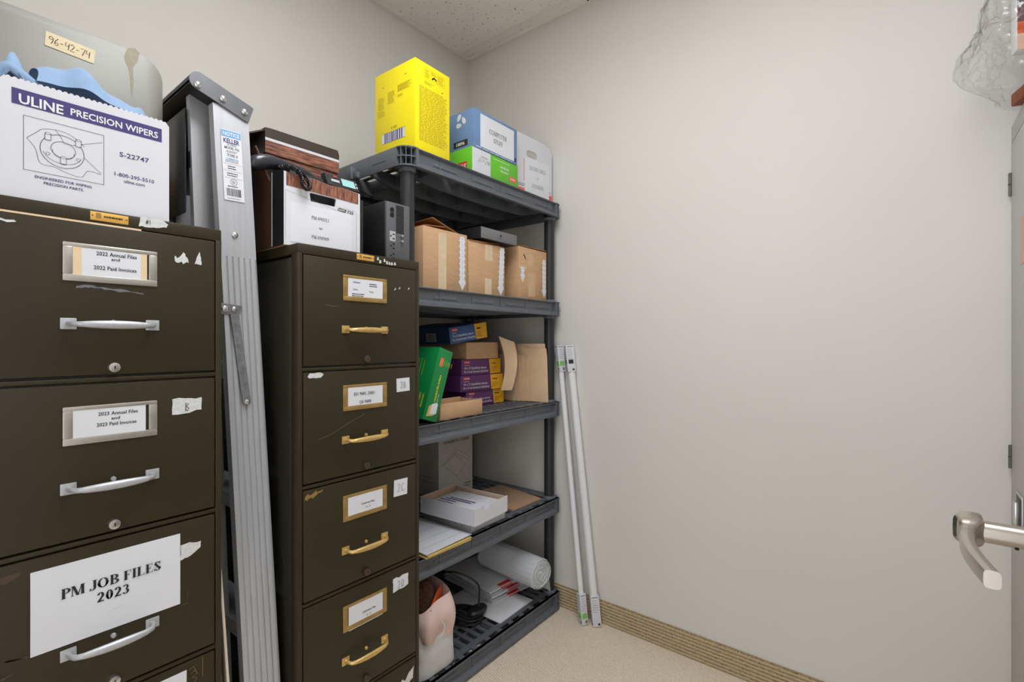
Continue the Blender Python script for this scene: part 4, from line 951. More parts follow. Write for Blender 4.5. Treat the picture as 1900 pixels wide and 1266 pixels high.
m.lines(b - .022, 1.878, b - .004, 1.888, 2, 'ink_grey', M)
m.box(1.690, 1.848, y - .0008, y, 1.843, 2.008, 'paper'); M2 = on('front', 0, y - .0008, 0)
m.serif('ELECTRIC CABLES', 1.772, 1.968, .0165, 'ink_grey', M2, .106, .12); m.serif('&', 1.773, 1.931, .012, 'ink_grey', M2, .009, .12); m.serif('EXTENSIONS', 1.773, 1.893, .0165, 'ink_grey', M2, .076, .12)
m.build('carton', wc)

# ---- second shelf: three brown cartons with arrow stickers, and a flat box
T1 = LEV[1] + .0005
def arrow(mb, x, ztop, zbot, wd, M, lean=0.0):
    n = max(2, int((ztop - zbot) / .022)); L = []; R_ = []
    for i in range(n):
        z0 = ztop - (ztop - zbot - .03) * i / n; z1 = ztop - (ztop - zbot - .03) * (i + 1) / n; o = lean * i / n
        L += [(x + o - wd * .33, z0), (x + o - wd * .36, z1 + .007), (x + o - wd * .52, z1 + .004)]; R_ += [(x + o + wd * .30, z0), (x + o + wd * .36, z1 + .007), (x + o + wd * .50, z1 + .004)]
    P = L + [(x + lean - wd * .52, zbot + .03), (x + lean, zbot), (x + lean + wd * .5, zbot + .03)] + R_[::-1]
    mb.poly(P, 'paper', M, .0012)
    for i in range(n): mb.text('v', x + lean * i / n + wd * .02, ztop - (ztop - zbot - .03) * (i + .35) / n, .005, 'ink_grey', M, .006, 0, .0015)
GC = 'brown cartons on the second shelf'
def brown_carton(x0, x1, y0, y1, zt, label):
    t = thing('cardboard_box', label, 'cardboard box', ((x0 + x1) / 2, (y0 + y1) / 2, T1), GC)
    m = MB(); m.box(x0, x1, y0, y1, T1, zt, 'kraft', .0015); m.box(x0 + .0004, x0 + .003, y0 + .0008, y0 + .0025, T1, zt, 'kraft_dark')
    return t, m, on('front', 0, y0, 0)
t, m, M = brown_carton(1.090, 1.300, 1.252, 1.56, 1.597, 'brown carton with a torn open lid and long white arrow sticker, nearest the post')
m.rect(1.158, T1 + .004, 1.196, 1.585, 'clear_tape', M, .0004); m.build('carton', t)
q = MB(); arrow(q, 1.274, 1.588, 1.392, .036, M); q.build('arrow_sticker', t)
MB(Matrix.Translation((1.19, 1.30, 1.597)) @ Matrix.Rotation(math.radians(17), 4, 'Y')).prism([(-.06, -.04), (.105, -.046), (.112, .10), (-.05, .12)], .018, .021, 'kraft_dark', 'z').build('flap', t)
MB(Matrix.Translation((1.10, 1.30, 1.598)) @ Matrix.Rotation(math.radians(-6), 4, 'Y')).prism([(.0, -.045), (.10, -.04), (.095, .12), (.0, .12)], .001, .004, 'kraft_dark', 'z').build('flap', t)
t, m, M = brown_carton(1.310, 1.516, 1.252, 1.54, 1.585, 'brown carton under the flat grey box, middle of the three')
m.rect(1.398, 1.520, 1.442, 1.583, 'clear_tape', M, .0004); m.rect(1.398, T1 + .004, 1.436, 1.450, 'clear_tape', M, .0004); m.torn([(1.310, 1.5845), (1.516, 1.5845), (1.516, 1.578), (1.310, 1.579)], 'kraft_dark', M, .05, .0004); m.build('carton', t)
q = MB(); arrow(q, 1.500, 1.580, 1.389, .038, M, -.010); q.build('arrow_sticker', t)
MB(Matrix.Translation((1.33, 1.30, 1.585)) @ Matrix.Rotation(math.radians(-3), 4, 'Y')).box(0, .17, -.035, .16, .001, .004, 'kraft_dark').build('flap', t)
t, m, M = brown_carton(1.608, 1.811, 1.252, 1.52, 1.606, 'brown carton with a punched hole in its corner, beside the far post')
m.torn([(1.640, 1.578), (1.649, 1.572), (1.660, 1.553), (1.650, 1.560)], 'black_gap', M, .2, .0007); m.rect(1.672, 1.530, 1.712, 1.580, 'packing_tape', M, .0004); m.rect(1.672, 1.400, 1.724, 1.500, 'packing_tape', M, .0004); m.build('carton', t)
q = MB(); q.rect(1.612, 1.512, 1.660, 1.524, 'clear_tape', M, .0005); arrow(q, 1.634, 1.520, 1.455, .030, M); q.build('arrow_sticker', t)
q = MB(); arrow(q, 1.790, 1.570, 1.400, .034, M); q.build('arrow_sticker', t)
MB(Matrix.Translation((1.612, 1.28, 1.607)) @ Matrix.Rotation(math.radians(-1), 4, 'Y')).prism([(.0, -.028), (.22, -.026), (.2, .18), (.0, .2)], .001, .004, 'kraft_dark', 'z').build('flap', t)
fb = thing('flat_case', 'flat grey metal case lying on the middle brown carton', 'case', (1.468, 1.30, 1.602))
m = MB(); m.box(1.359, 1.577, 1.238, 1.41, 1.5975, 1.641, 'black_satin', .002); m.box(1.360, 1.576, 1.2365, 1.239, 1.599, 1.640, 'device_grey', .001); M = on('front', 0, 1.2365, 0)
m.poly([(1.4735 + .005 * math.cos(k * PI / 6), 1.622 + .005 * math.sin(k * PI / 6)) for k in range(12)], 'black_gap', M, .0006); m.lines(1.462, 1.609, 1.485, 1.614, 1, 'black_satin', M, .002); m.build('case', fb)

# ---- third shelf
T2 = LEV[2] + .0005
GP = 'purple envelope boxes on the third shelf'
def env_box(x0, x1, y0, z0, z1, body, side, label, group, dx=0, M0=None, size='10 x 13', gold=.30, depth=.33, name='envelope_box'):
    t = thing(name, label, 'envelope box', ((x0 + x1) / 2, y0 + depth / 2, z0), group)
    m = MB(M0); m.box(x0, x1, y0, y0 + depth, z0, z1, body, .001); M = on('front', 0, y0, 0); W = x1 - x0; H = z1 - z0; g = x0 + W * (1 - gold)
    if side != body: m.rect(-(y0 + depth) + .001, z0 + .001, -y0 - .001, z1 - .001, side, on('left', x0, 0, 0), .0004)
    m.poly([(g - .004, z1 - .0008), (x1 - .0008, z1 - .0008), (x1 - .0008, z0 + .0008), (g + .004, z0 + .0008)], 'env_gold', M, .0005)
    m.rect(x0 + W * .06, z0 + H * .74, x0 + W * .21, z0 + H * .90, 'red_print', M, .0006); m.text('STAPLES', x0 + W * .135, z0 + H * .82, H * .085, 'white_gloss', M, W * .12, 0.01, .0009)
    m.lines(x0 + W * .07, z0 + H * .60, x0 + W * .20, z0 + H * .66, 1, 'white_gloss', M)
    m.text(size + ' QuickStrip sleeves', x0 + W * .345, z0 + H * .46, H * .145, 'white_gloss', M, W * .54, .008); m.text(size + ' mm fermeture QuickStrip', x0 + W * .365, z0 + H * .23, H * .145, 'white_gloss', M, W * .60, .008)
    m.lines(g + .010, z0 + H * .6, g + W * .16, z0 + H * .78, 1, 'ink', M, H * .10, 0); m.lines(g + .010, z0 + H * .14, g + W * .2, z0 + H * .48, 4, 'dark_bronze', M, None, .5)
    m.build('carton', t); return t
env_box(1.460, 1.704, 1.412, T2, 1.000, 'env_purple', 'env_purple', 'bottom purple envelope box of the stack of three', GP)
env_box(1.420, 1.682, 1.405, 1.001, 1.0665, 'env_purple', 'env_purple', 'middle purple envelope box of the stack of three', GP, M0=rotz(1.42, 1.405, -1))
env_box(1.428, 1.683, 1.408, 1.0675, 1.133, 'env_purple', 'env_purple', 'top purple envelope box, under the plain brown box', GP, M0=rotz(1.428, 1.408, 1.2))
t = thing('brown_box', 'plain brown box lying between the purple boxes and the blue one', 'cardboard box', (1.55, 1.56, 1.134))
m = MB(); m.box(1.455, 1.655, 1.405, 1.72, 1.1345, 1.203, 'kraft', .0012); m.build('carton', t)
MB(Matrix.Translation((1.455, 1.405, 1.203)) @ Matrix.Rotation(math.radians(-2), 4, 'X')).box(0, .2, 0, .2, .0005, .003, 'kraft_dark').build('flap', t)
BM = Matrix.Translation((1.505, 1.40, 1.209)) @ Matrix.Rotation(math.radians(-8), 4, 'Y') @ Matrix.Translation((-1.505, -1.40, -1.209))
t = env_box(1.352, 1.572, 1.392, 1.217, 1.283, 'env_blue', 'env_blue_side', 'blue envelope box tilted on top of the brown box', None, M0=BM, size='9 x 12', gold=.33)
m = MB(BM); m.rect(-1.53, 1.228, -1.47, 1.262, 'ups_outlet', on('left', 1.352, 0, 0), .0006); m.lines(-1.52, 1.232, -1.48, 1.258, 4, 'ink', on('left', 1.352, 0, 0), None, .1, .0009); m.build('side_label', t)
# leaning green file-folder box
FMg = Matrix.Translation((1.122, 1.223, T2)) @ Matrix.Rotation(math.radians(18.5), 4, 'Y')
t = thing('folder_box', 'green file folder box tipped to one side on the third shelf', 'carton', (1.12, 1.35, T2))
m = MB(FMg); m.box(-.064, 0, 0, .235, .0, .246, 'folder_green', .0012); M = on('front', 0, 0, 0); MR = on('front', -.030, 0, .105, PI / 2)
m.text('recycled file folders', .005, .002, .0085, 'folder_yellow', MR, .092, .012); m.text('letter size', -.028, -.010, .006, 'white_gloss', MR, .032); m.rect(-.048, .184, -.034, .214, 'coral_print', M); m.lines(-.030, .170, -.008, .232, 7, 'folder_yellow', on('front', -.019, 0, .201, PI / 2) @ Matrix.Translation((.019, -.201, 0)), .0012)
for k in range(4): m.poly([(-.052 + .004 * k, .012 + .003 * k), (-.024 + .004 * k, .018 + .003 * k), (-.022 + .003 * k, .052 + .003 * k), (-.036 + .004 * k, .056 + .002 * k), (-.05 + .004 * k, .046 + .003 * k)], 'manila_yellow' if k < 3 else 'paper', M, .0005 + .0002 * k)
M = on('left', -.064, 0, 0)
m.lines(-.130, .130, -.065, .225, 6, 'folder_yellow', M @ Matrix.Translation((-.0975, .178, 0)) @ Matrix.Rotation(PI / 2, 4, 'Z') @ Matrix.Translation((.0975, -.178, 0)), .0014)
MR = M @ Matrix.Translation((-.035, .06, 0)) @ Matrix.Rotation(PI / 2, 4, 'Z'); m.text('file folders', 0, .006, .010, 'folder_yellow', MR, .055, .012); m.text('chemises', 0, -.010, .010, 'folder_yellow', MR, .045, .012)
m.poly([(-.235, .03), (-.16, .03), (-.165, .14), (-.235, .15)], 'manila_yellow', M)
m.build('carton', t)
# low kraft tray in front
t = thing('kraft_tray', 'shallow open brown cardboard tray at the front of the third shelf', 'tray', (1.268, 1.30, T2))
KX0, KX1, KY, KY1 = 1.158, 1.372, 1.242, 1.36
m = MB(); m.box(KX0, KX1, KY, KY + .003, T2, .993, 'kraft', .0008).box(KX0, KX1, KY1 - .003, KY1, T2, .993, 'kraft', .0008).box(KX0, KX0 + .003, KY + .003, KY1 - .003, T2, .990, 'kraft').box(KX1 - .003, KX1, KY + .003, KY1 - .003, T2, .990, 'kraft').box(KX0 + .003, KX1 - .003, KY + .003, KY1 - .003, T2, T2 + .003, 'kraft'); m.build('tray', t)
# standing manila envelopes and folders at the right end
GF = 'manila folders standing at the end of the third shelf'
def folder(x, y0, y1, h, mt, label, lean, bow, yaw, tab=False, name='manila_folder'):
    t = None
    def P(u, v, o): # u along depth, v up
        xx = x + lean * v * h + bow * math.sin(PI * u) + o; return (xx, y0 + (y1 - y0) * u, T2 + h * v * (1 - .01 * u))
    m = MB(rotz(x, y0, yaw)); nu, nv = 8, 6; th = .003
    vs = []; fs = []
    for s in (0, 1):
        for i in range(nu + 1):
            for j in range(nv + 1):
                u, v = i / nu, j / nv; dz = 0
                if v == 1 and u > .45 and tab: dz = .012
                p = P(u, v, th * s); vs.append((p[0], p[1] + (-.0 if v < 1 else .004 * (1 - u)), p[2] + dz))
    K = (nu + 1) * (nv + 1)
    for i in range(nu):
        for j in range(nv):
            a = i * (nv + 1) + j; b = a + nv + 1; fs += [(a, a + 1, b + 1, b), (K + a, K + b, K + b + 1, K + a + 1)]
    for j in range(nv): a = j; b = nu * (nv + 1) + j; fs += [(a, K + a, K + a + 1, a + 1), (b, b + 1, K + b + 1, K + b)]
    for i in range(nu): a = i * (nv + 1); b = a + nv + 1; fs += [(a, b, K + b, K + a), (a + nv, K + a + nv, K + b + nv, b + nv)]
    m.raw(vs, fs, mt); return m.build(name, None, label, 'folder', GF)
folder(1.804, 1.246, 1.50, .262, 'manila', 'tall manila folder at the very end of the third shelf, behind the others', -.05, .004, 2, False)
folder(1.794, 1.232, 1.48, .240, 'manila', 'manila folder with the widest bare face at the end of the third shelf', -.05, .006, 2, True)
folder(1.784, 1.325, 1.58, .205, 'manila', 'bowed manila folder just in front of the wide one', -.05, .006, 2, False)
folder(1.776, 1.345, 1.58, .210, 'manila', 'manila folder with a taller edge in the middle of the standing folders', -.05, .004, 2, False)
folder(1.768, 1.368, 1.58, .212, 'manila', 'manila folder second to the right of the curled envelope', -.05, .004, 2, False)
folder(1.760, 1.394, 1.58, .206, 'manila', 'narrow strip of manila folder just right of the curled envelope', -.05, .004, 2, False)
m = MB(); # curled envelope leaning on the purple boxes
def envfn(o):
    def f(u, v):
        z = .992 + .238 * v; x = 1.656 + .040 * u + .016 * v - .030 * v * v * (1 - u) + .004 * math.sin(3 * v); y = 1.388 - .030 * u - .02 * math.sin(PI * v) + o; return (x, y, z - .025 * u * (v ** 3) - .018 * (1 - v) * u * 0)
    return f
A = envfn(0); B = envfn(.003); nu, nv = 6, 12
m.grid(A, nu, nv, 'manila'); m.grid(B, nu, nv, 'manila')
m.grid(lambda u, v: A(0, u) if v < .5 else B(0, u), nv, 1, 'manila'); m.grid(lambda u, v: A(1, u) if v < .5 else B(1, u), nv, 1, 'manila')
m.grid(lambda u, v: A(u, 1) if v < .5 else B(u, 1), nu, 1, 'manila'); m.grid(lambda u, v: A(u, 0) if v < .5 else B(u, 0), nu, 1, 'manila')
m.build('envelope', None, 'curled manila envelope leaning against the yellow ends of the purple boxes', 'envelope')

# ---- fourth shelf
T3 = LEV[3] + .0005
t = thing('tall_carton', 'tall grey carton with an envelope drawing at the back of the fourth shelf', 'carton', (1.62, 1.70, T3))
m = MB(); m.box(1.502, 1.722, 1.622, 1.775, T3, .832, 'grey_card', .0012); M = on('front', 0, 1.622, 0)
m.text('enveloppes 9 x 12 simples', 1.615, .752, .016, 'ink', M, .165, .01)
e = [(1.525, .655), (1.610, .712), (1.704, .656), (1.617, .582)]; m.rib(e, .0012, 'ink', M, True); m.rib([(1.530, .648), (1.622, .703)], .001, 'ink', M); m.rib([(1.536, .650), (1.611, .693), (1.690, .648)], .001, 'ink', M); m.rib([(1.60, .690), (1.660, .640)], .0008, 'ink', M); m.lines(1.665, .52, 1.715, .545, 2, 'ink_grey', M)
M = on('left', 1.502, 0, 0); m.lines(-1.75, .56, -1.64, .60, 2, 'ink_grey', M, .002); m.build('carton', t)
t = thing('white_box', 'closed white paper box under the open box lid on the fourth shelf', 'box', (1.41, 1.38, T3))
m = MB(); m.box(1.306, 1.512, 1.247, 1.505, T3, .5555, 'white_card', .0012); m.rect(1.310, T3 + .002, 1.313, .554, 'ink_grey', on('front', 0, 1.247, 0)); m.build('box', t)
TM = Matrix.Translation((1.352, 1.318, .556)) @ Matrix.Rotation(math.radians(4), 4, 'Z')
t = thing('open_box', 'open white box holding printed sheets on top of the closed white box', 'box', (1.352, 1.318, .556))
m = MB(TM); a, b, h = .1, .133, .06
m.prism([(-a, 0), (a, 0), (a, h), (-.012, h), (-.020, h - .016), (-.044, h - .016), (-.050, h), (-a, h)], -b, -b + .0025, 'white_card', 'y')
m.box(-a, a, b - .0025, b, 0, h, 'white_card').box(-a, -a + .0025, -b + .0025, b - .0025, 0, h, 'white_card').box(a - .0025, a, -b + .0025, b - .0025, 0, h - .004, 'white_card').box(-a + .0025, a - .0025, -b + .0025, b - .0025, 0, .003, 'white_card')
m.box(-a + .0025, a - .0025, b - .0032, b - .0025, .003, h - .001, 'kraft_pale').box(-a + .0025, -a + .0032, -b + .0025, b - .003, .003, h - .001, 'kraft_pale').box(a - .0032, a - .0025, -b + .0025, b - .003, .003, h - .005, 'kraft_pale').box(-.05, -.012, -b + .0024, -b + .0030, .02, h - .0165, 'kraft_pale')
m.build('box', t)
m = MB(TM); m.box(-.088, .092, -.125, .112, .0035, .040, 'paper'); M = Matrix.Translation((0, 0, .040))
m.rect(-.05, .015, -.044, .095, 'navy', M); m.poly([(-.030, .02), (-.022, .02), (-.022, .10), (-.030, .10)], 'navy', M); m.poly([(-.012, -.04), (-.004, -.04), (-.004, .085), (-.012, .085)], 'navy', M); m.poly([(.004, -.05), (.012, -.05), (.012, .075), (.004, .075)], 'navy', M); m.lines(.03, -.10, .085, .05, 5, 'ink_grey', M, .001)
m.build('printed_sheets', None, 'sheets printed with dark stripes inside the open white box', 'papers')
t = thing('document', 'white printed form lying on a yellow folder at the front of the fourth shelf', 'papers', (1.18, 1.35, T3 + .010))
m = MB()
def pfn(o):
    return lambda u, v: (1.066 + .212 * u, 1.207 + .285 * v, T3 + .0125 + .004 * u * (1 - v) + o)
m.grid(pfn(.0015), 8, 8, 'paper'); m.grid(pfn(0), 8, 8, 'paper')
for i, (A_, B_) in enumerate((((0, 0), (1, 0)), ((1, 0), (1, 1)), ((0, 1), (1, 1)), ((0, 0), (0, 1)))):
    f0, f1 = pfn(0), pfn(.0015); m.grid(lambda u, v: (f1 if v > .5 else f0)(A_[0] + (B_[0] - A_[0]) * u, A_[1] + (B_[1] - A_[1]) * u), 8, 1, 'paper')
M = Matrix.Translation((0, 0, T3 + .0158))
for y in (1.245, 1.30, 1.365): m.rib([(1.075, y), (1.262, y)], .0010, 'ink_grey', M, False, .0022)
m.rib([(1.09, 1.43), (1.16, 1.43)], .002, 'ink', M); m.build('form', t)
t = thing('yellow_folder', 'yellow folder under the white printed form on the fourth shelf', 'folder', (1.18, 1.35, T3))
MB(rotz(1.17, 1.35, -1.0)).box(1.066, 1.272, 1.2035, 1.495, T3, T3 + .004, 'manila_yellow', .001).build('back_cover', t)
MB(rotz(1.17, 1.35, 1.2)).box(1.066, 1.272, 1.202, 1.49, T3 + .0055, T3 + .0095, 'manila_yellow', .001).build('front_cover', t)
m = MB(rotz(1.72, 1.40, -4)); m.prism([(1.602, 1.262), (1.803, 1.272), (1.832, 1.545), (1.75, 1.560), (1.61, 1.552)], T3, T3 + .003, 'kraft_folder', 'z'); m.prism([(1.604, 1.266), (1.800, 1.278), (1.826, 1.548), (1.612, 1.548)], T3 + .0032, T3 + .006, 'kraft_folder', 'z')
m.build('file_folder', None, 'brown file folder lying flat at the right of the fourth shelf', 'folder')

# ---- bottom shelf
T4 = LEV[4] + .0005
t = None
def mailer(x, y, rot, wx, wy, z, th, label, name='mailer', group='padded mailers stacked on the bottom shelf', stripe=True):
    MM = Matrix.Translation((x, y, z)) @ Matrix.Rotation(math.radians(rot), 4, 'Z'); m = MB(MM)
    ph_ = rnd.random() * 6
    def top(u, v):
        e = min(1, 6 * min(u, 1 - u, v, 1 - v) + .0); return (wx * u, wy * v, th * (.35 + .65 * e ** .5) + .0012 * math.sin(9 * u + ph_) * math.sin(7 * v + ph_) * e)
    def bot(u, v): return (wx * u, wy * v, 0)
    m.grid(top, 14, 16, 'white_poly'); m.grid(bot, 2, 2, 'white_poly')
    for A_, B_ in (((0, 0), (1, 0)), ((1, 0), (1, 1)), ((1, 1), (0, 1)), ((0, 1), (0, 0))):
        m.grid(lambda u, v: (top if v > .5 else bot)(A_[0] + (B_[0] - A_[0]) * u, A_[1] + (B_[1] - A_[1]) * u), 14, 1, 'white_poly')
    if stripe:
        s0 = .12 + .3 * rnd.random(); m.box(wx * s0, wx * (s0 + .30), -.0006, .0002, th * .05, th * .42, 'red_print'); m.box(wx * s0, wx * (s0 + .28), .004, .022, th * .86, th * 1.02, 'red_print')
    return m.build(name, None, label, 'mailer', group)
mailer(1.500, 1.262, 1, .225, .30, T4, .009, 'loose white plastic mailer at the very front of the bottom shelf', stripe=False)
names = ['lowest', 'second lowest', 'third from the bottom', 'fourth from the bottom', 'fifth from the bottom', 'sixth from the bottom', 'topmost']
z = T4 + .0100
for k in range(7):
    th = .0091 if k < 6 else .011
    mailer(1.575 - .002 * k - (.014 if k == 6 else 0), 1.362 + .006 * (k % 3) - (.004 if k == 6 else 0), -5 + 1.5 * ((k * 5) % 3 - 1), .235, .315, z, th, '%s white padded mailer of the red striped stack under the bubble wrap' % names[k]); z += th + .0008
# bubble wrap roll
t = thing('bubble_wrap', 'roll of clear bubble wrap lying on the white mailers', 'bubble wrap', (1.70, 1.35, .15))
ax = Vector((1.690, 1.196, .2255)); bx_ = Vector((1.716, 1.52, .2255)); dirv = (bx_ - ax).normalized(); rr = .062
e1 = Vector((0, 0, 1)); e2 = dirv.cross(e1)
def roll(u, v):
    a = 2 * PI * u; L = (bx_ - ax).length; nb = 54; na = 40
    row = v * nb
    b = max(0, math.sin(PI * 2 * (u * na / 2 + (.5 if int(row) % 2 else 0) * .5))) * abs(math.sin(PI * row))
    r = rr + .0016 * b + .0012 * math.sin(3 * a + 1)
    if v in (0, 1): r = rr - .002
    return ax + dirv * (L * v) + (e1 * math.cos(a) + e2 * math.sin(a)) * r
m = MB(); m.grid(roll, 160, 162, 'bubble'); 
sp = [ax + dirv * (.004 * math.sin(k * .9)) + (e1 * math.cos(k * .35) + e2 * math.sin(k * .35)) * (rr - .0006 * k * .9) for k in range(90)]
m.tube([p for p in sp if True], .0016, 'bubble', 6); m.lathe([(rr - .004, 0), (rr - .004, .004)], 'bubble', 40, Matrix.Translation(ax + dirv * .003) @ dirv.to_track_quat('Z', 'Y').to_matrix().to_4x4())
m.build('roll', t)
m = MB(); m.grid(lambda u, v: (ax.x + .062 + .020 * u * (1 + .3 * math.sin(9 * v)), 1.205 + .24 * v, .214 - .075 * u - .02 * u * u), 6, 20, 'bubble'); m.grid(lambda u, v: (ax.x + .064 + .020 * u * (1 + .3 * math.sin(9 * v)), 1.205 + .24 * v, .213 - .075 * u - .02 * u * u), 6, 20, 'bubble'); m.build('loose_end', t)
# black cable
t = thing('cable', 'black power cable coiled on the bottom shelf beside the mailers', 'cable', (1.45, 1.37, T4))
loop = []
for k in range(60):
    a = k * .30; loop.append((1.445 + .058 * math.cos(a) * (1 - .003 * k) + .006 * math.sin(k * .37), 1.395 + .075 * math.sin(a) * (1 - .002 * k), T4 + .004 + .0012 * k * .4 + .001 * math.sin(k)))
loop += [(1.470, 1.350, .13), (1.474, 1.350, .19), (1.465, 1.352, .225), (1.43, 1.37, .26), (1.38, 1.42, .285), (1.36, 1.5, .25), (1.38, 1.56, .16), (1.40, 1.58, .10)]
m = MB(); m.tube(smooth_path(loop, 3), .0036, 'black_satin', 8); m.build('cord', t)
MB().lathe([(.010, 0), (.034, .004), (.036, .016), (.030, .024), (.010, .026)], 'black_satin', 20, Matrix.Translation((1.462, 1.35, T4 + .028)) @ Matrix.Diagonal((1.4, .8, 1, 1))).build('adapter', t)
# folded-top plastic bag
t = thing('tote_bag', 'white plastic bag with a folded pink cuff on the bottom shelf', 'bag', (1.15, 1.33, T4))
def bag(u, v):
    a = 2 * PI * u; k = v
    hx_ = .097 - .014 * k + .008 * math.sin(3 * a + 4 * k) * k; hy_ = .085 + .02 * k
    c, s = math.cos(a), math.sin(a); p = .55
    x = 1.156 + hx_ * math.copysign(abs(c) ** p, c) - .012 * k; y = 1.325 + hy_ * math.copysign(abs(s) ** p, s)
    crumple = .006 * noise.noise(Vector((x * 18, y * 18, k * 5))) * (.4 + k)
    return (x + crumple, y + crumple, T4 + .002 + .205 * k)
def cuff(u, v):
    a = 2 * PI * u; c, s = math.cos(a), math.sin(a); p = .6; k = v
    out = .014 * math.sin(PI * min(1, k * 1.0)) + .006 + .008 * math.sin(5 * a) * (1 - k)
    hx_ = .066 + out; hy_ = .098 + out
    x = 1.142 + hx_ * math.copysign(abs(c) ** p, c); y = 1.325 + hy_ * math.copysign(abs(s) ** p, s)
    z = .205 + .128 * k + .022 * c * k + .005 * math.sin(2 * a + 1) * (1 - k) + .008 * math.sin(3 * a) * k
    cr = .008 * noise.noise(Vector((x * 13, y * 13, z * 16)))
    return (x + cr, y + cr, z)
def inner(u, v):
    a = 2 * PI * u; p0 = cuff(u, 1); c, s = math.cos(a), math.sin(a)
    return (p0[0] - c * .010 * min(1, v * 3), p0[1] - s * .010 * min(1, v * 3), p0[2] - .06 * v)
m = MB(); m.grid(bag, 56, 16, 'bag_white'); m.raw([(1.150 + .075 * math.cos(k * PI / 12), 1.325 + .075 * math.sin(k * PI / 12), T4 + .003) for k in range(24)], [tuple(range(24))], 'bag_white'); m.build('bag_body', t)
m = MB(); m.grid(cuff, 64, 14, 'bag_pink'); m.grid(inner, 64, 4, 'bag_pink'); m.build('cuff', t)
m = MB(); m.tube(smooth_path([(1.132, 1.212, .275), (1.140, 1.207, .262), (1.143, 1.206, .245), (1.136, 1.208, .226), (1.130, 1.213, .218)], 5), .0022, 'bag_white', 6); m.build('handle', t)
def fluff(u, v):
    a = 2 * PI * u; r = .088 * math.sin(PI * v * .5) ** .7; x = 1.132 + r * .62 * math.cos(a); y = 1.335 + r * .95 * math.sin(a)
    n_ = noise.noise(Vector((x * 60, y * 60, v * 6))) * .012 + noise.noise(Vector((x * 22, y * 22, 1))) * .014
    return (x, y, .285 + .115 * math.cos(PI * .5 * v) + n_)
m = MB(); m.grid(fluff, 48, 20, 'fluff_brown'); m.build('stuffing', None, 'brown fluffy stuffing in the top of the white bag', 'stuffing')
MB(Matrix.Translation((1.166, 1.262, .26)) @ Matrix.Rotation(math.radians(28), 4, 'Z') @ Matrix.Rotation(math.radians(-22), 4, 'Y')).box(-.052, .058, -.0035, .0035, 0, .082, 'orange_card', .0015).build('orange_folder', None, 'bright orange card edge showing at the mouth of the white bag', 'folder')

# ---------------------------------------------------------------- fluorescent tubes leaning on the right wall
GT = 'packaged fluorescent tubes leaning on the wall'
def lamp_tube(bot, top, r, cw, cd, label, green, yaw):
    t = thing('fluorescent_tube', label, 'fluorescent tube', bot, GT)
    b = Vector(bot); d = (Vector(top) - b); L = d.length; d.normalize()
    Xl = Vector((math.cos(yaw), math.sin(yaw), 0)); Xl = (Xl - d * Xl.dot(d)).normalized(); Yl = d.cross(Xl)
    F_ = Matrix(((Xl.x, Yl.x, d.x, b.x), (Xl.y, Yl.y, d.y, b.y), (Xl.z, Yl.z, d.z, b.z), (0, 0, 0, 1)))
    MB(F_).lathe([(r, .01), (r, L - .01)], 'tube_white', 20).build('tube', t)
    for z0, z1, up in ((0, .125, 0), (L - .118, L, 1)):
        m = MB(F_); m.box(-cw / 2, cw / 2, -cd / 2, cd / 2, z0, z1, 'white_card', .0008)
        M = Matrix.Translation((0, -cd / 2, 0)) @ FACE['front']; M2 = Matrix.Translation((-cw / 2, 0, 0)) @ FACE['left']
        for MM, ww in ((M, cw), (M2, cd)):
            m.rect(-ww * .4, z1 - .008, ww * .4, z1 - .005, 'ink_grey', MM); m.lines(-ww * .36, z0 + .055, ww * .36, z1 - .014, 6, 'ink_grey', MM, .0016)
            if green:
                m.poly([(-ww * .4, z0 + .026), (ww * .4, z0 + .026), (ww * .36, z0 + .043), (ww * .18, z0 + .050), (0, z0 + .044), (-ww * .16, z0 + .051), (-ww * .38, z0 + .042)], 'label_green', MM); m.rect(ww * .05, z0 + .006, ww * .35, z0 + .018, 'ink_grey', MM)
            else: m.rect(-ww * .3, z0 + .036, ww * .3, z0 + .054, 'ink', MM) if up else None; m.rect(ww * .1, z0 + .006, ww * .35, z0 + .014, 'ink', MM)
        m.build('end_carton', t)
lamp_tube((1.826, 1.070, 0.002), (1.866, 1.222, 1.189), .0125, .030, .030, 'slim packaged fluorescent tube with green printed end cartons', True, -.5)
lamp_tube((1.852, 1.022, 0.002), (1.8665, 1.170, 1.190), .0165, .036, .036, 'thicker packaged fluorescent tube with plain grey printed end cartons', False, -.85)

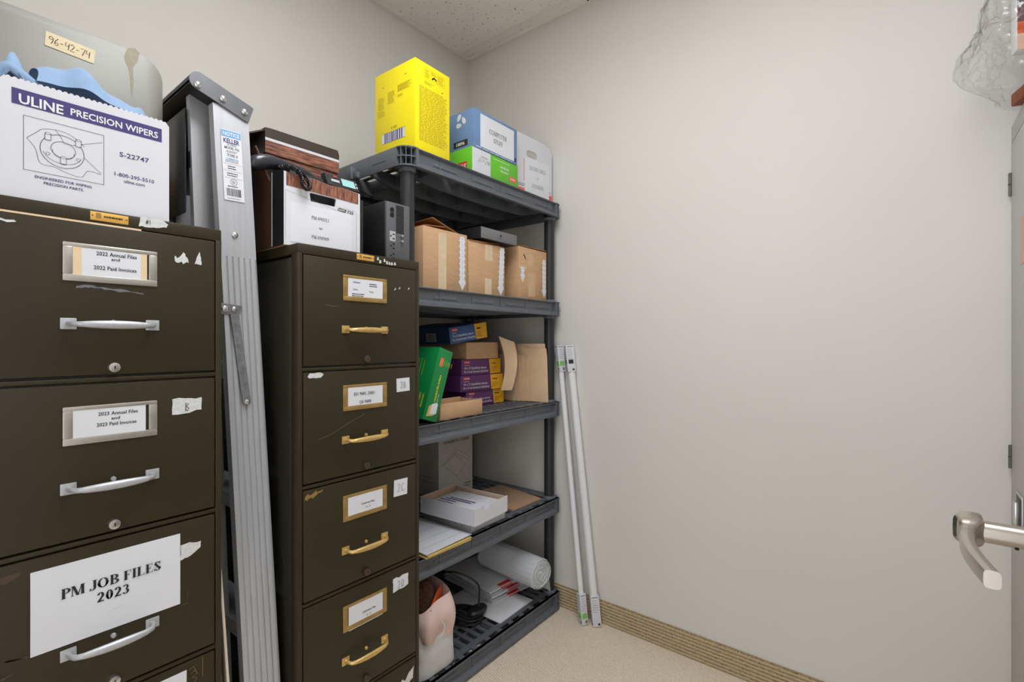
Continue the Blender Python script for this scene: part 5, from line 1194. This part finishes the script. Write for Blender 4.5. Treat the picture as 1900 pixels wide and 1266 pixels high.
# ---------------------------------------------------------------- steel storage cabinet at the right edge
t = thing('storage_cabinet', 'light grey steel storage cabinet at the right edge of the photo', 'cabinet', (1.43, -.47, 0))
QX0, QX1, QY, QY0, QZ = .975, 1.884, -.226, -.70, 1.79
m = MB(); m.box(QX0, QX1, QY0, QY - .016, 0, QZ - .001, 'steel_cabinet', .002)
m.box(QX0, QX1, QY - .016, QY, 1.745, QZ, 'steel_cabinet', .0015).box(QX1 - .010, QX1, QY - .016, QY, 0, 1.744, 'steel_cabinet', .001).box(QX0, QX0 + .010, QY - .016, QY, 0, 1.744, 'steel_cabinet', .001).box(QX0 + .01, QX1 - .01, QY - .016, QY, 0, .06, 'steel_cabinet', .001)
m.build('body', t)
xm = (QX0 + QX1) / 2
for a, b in ((xm + .001, QX1 - .012), (QX0 + .012, xm - .001)):
    d = MB().box(a, b, QY - .014, QY + .001, .064, 1.740, 'steel_cabinet', .0012).build('door', t)
    hxx = QX1 - .011 if b > 1.5 else QX0 + .011
    for z in (1.632, .898):
        q = MB().tube([(hxx, QY + .003, z - .031), (hxx, QY + .003, z + .031)], .0042, 'cast_aluminium', 12); q.box(hxx - .0045, hxx + .0045, QY + .0005, QY + .003, z - .031, z + .031, 'dark_bronze'); q.tube([(hxx, QY + .003, z - .001), (hxx, QY + .003, z + .001)], .0046, 'black_gap', 12); q.build('hinge', d)
    if b > 1.5:
        MB().box(1.635, 1.7315, QY + .001, QY + .0018, 1.399, 1.514, 'peach_card').build('notice', d)
        q = MB(); q.box(1.700, 1.781, QY + .001, QY + .004, .735, .830, 'bright_steel', .0012); q.box(1.706, 1.775, QY + .0035, QY + .0045, .741, .822, 'black_satin', .0004); q.box(1.725, 1.745, QY + .004, QY + .014, .755, .81, 'bright_steel', .002); q.build('latch', d)
# cellophane-wrapped gift basket on the cabinet
t = thing('gift_basket', 'gift hamper wrapped in crinkled clear film on the steel cabinet', 'gift basket', (1.62, -.33, QZ))
GM = Matrix.Translation((1.702, -.212, 0)) @ Matrix.Rotation(math.radians(-76), 4, 'Z')
m = MB(GM); m.box(.0, .20, -.062, .026, QZ + .001, QZ + .032, 'wicker', .004)
for k in range(9): m.box(.01 + .022 * k, .018 + .022 * k, -.0635, -.061, QZ + .003, QZ + .030, 'dark_bronze', .0006)
m.build('basket', t)
m = MB(GM); m.box(.0, .19, -.004, .024, 1.917, 2.22, 'white_gloss', .001)
m.box(.0012, .189, -.0052, -.004, 1.918, 1.956, 'peach_card').box(.0012, .189, -.0052, -.004, 1.956, 1.985, 'orange_print').box(.0012, .189, -.0052, -.004, 1.985, 2.215, 'purple_print')
m.build('picture_box', t)
m = MB(GM); m.box(.02, .18, -.05, .022, QZ + .033, 1.916, 'white_gloss', .012); m.build('packing', t)
def film(u, v):
    a = 2 * PI * u; c, s = math.cos(a), math.sin(a)
    prof_ = .118 + .040 * math.sin(PI * min(1, v * 1.1)) + .045 * math.exp(-((v - .22) / .12) ** 2)
    x = 1.72 + prof_ * .84 * math.copysign(abs(c) ** .6, c); y = -.325 + prof_ * 1.05 * math.copysign(abs(s) ** .6, s) + .012 * math.exp(-((v - .22) / .13) ** 2) * max(0, s)
    z = QZ + .015 + .46 * v
    q = Vector((x * 16, y * 16, z * 16)); n1 = noise.noise(q) * .012 + abs(noise.noise(q * 2.3)) * .014 + abs(noise.noise(q * 4)) * .007 + abs(noise.noise(q * 8)) * (.006 if v < .45 else .002)
    return (min(x + n1 * c, 1.876), y + n1 * s, z + n1 * .6)
m = MB(); m.grid(film, 170, 100, 'cellophane'); m.build('film_wrap', t)
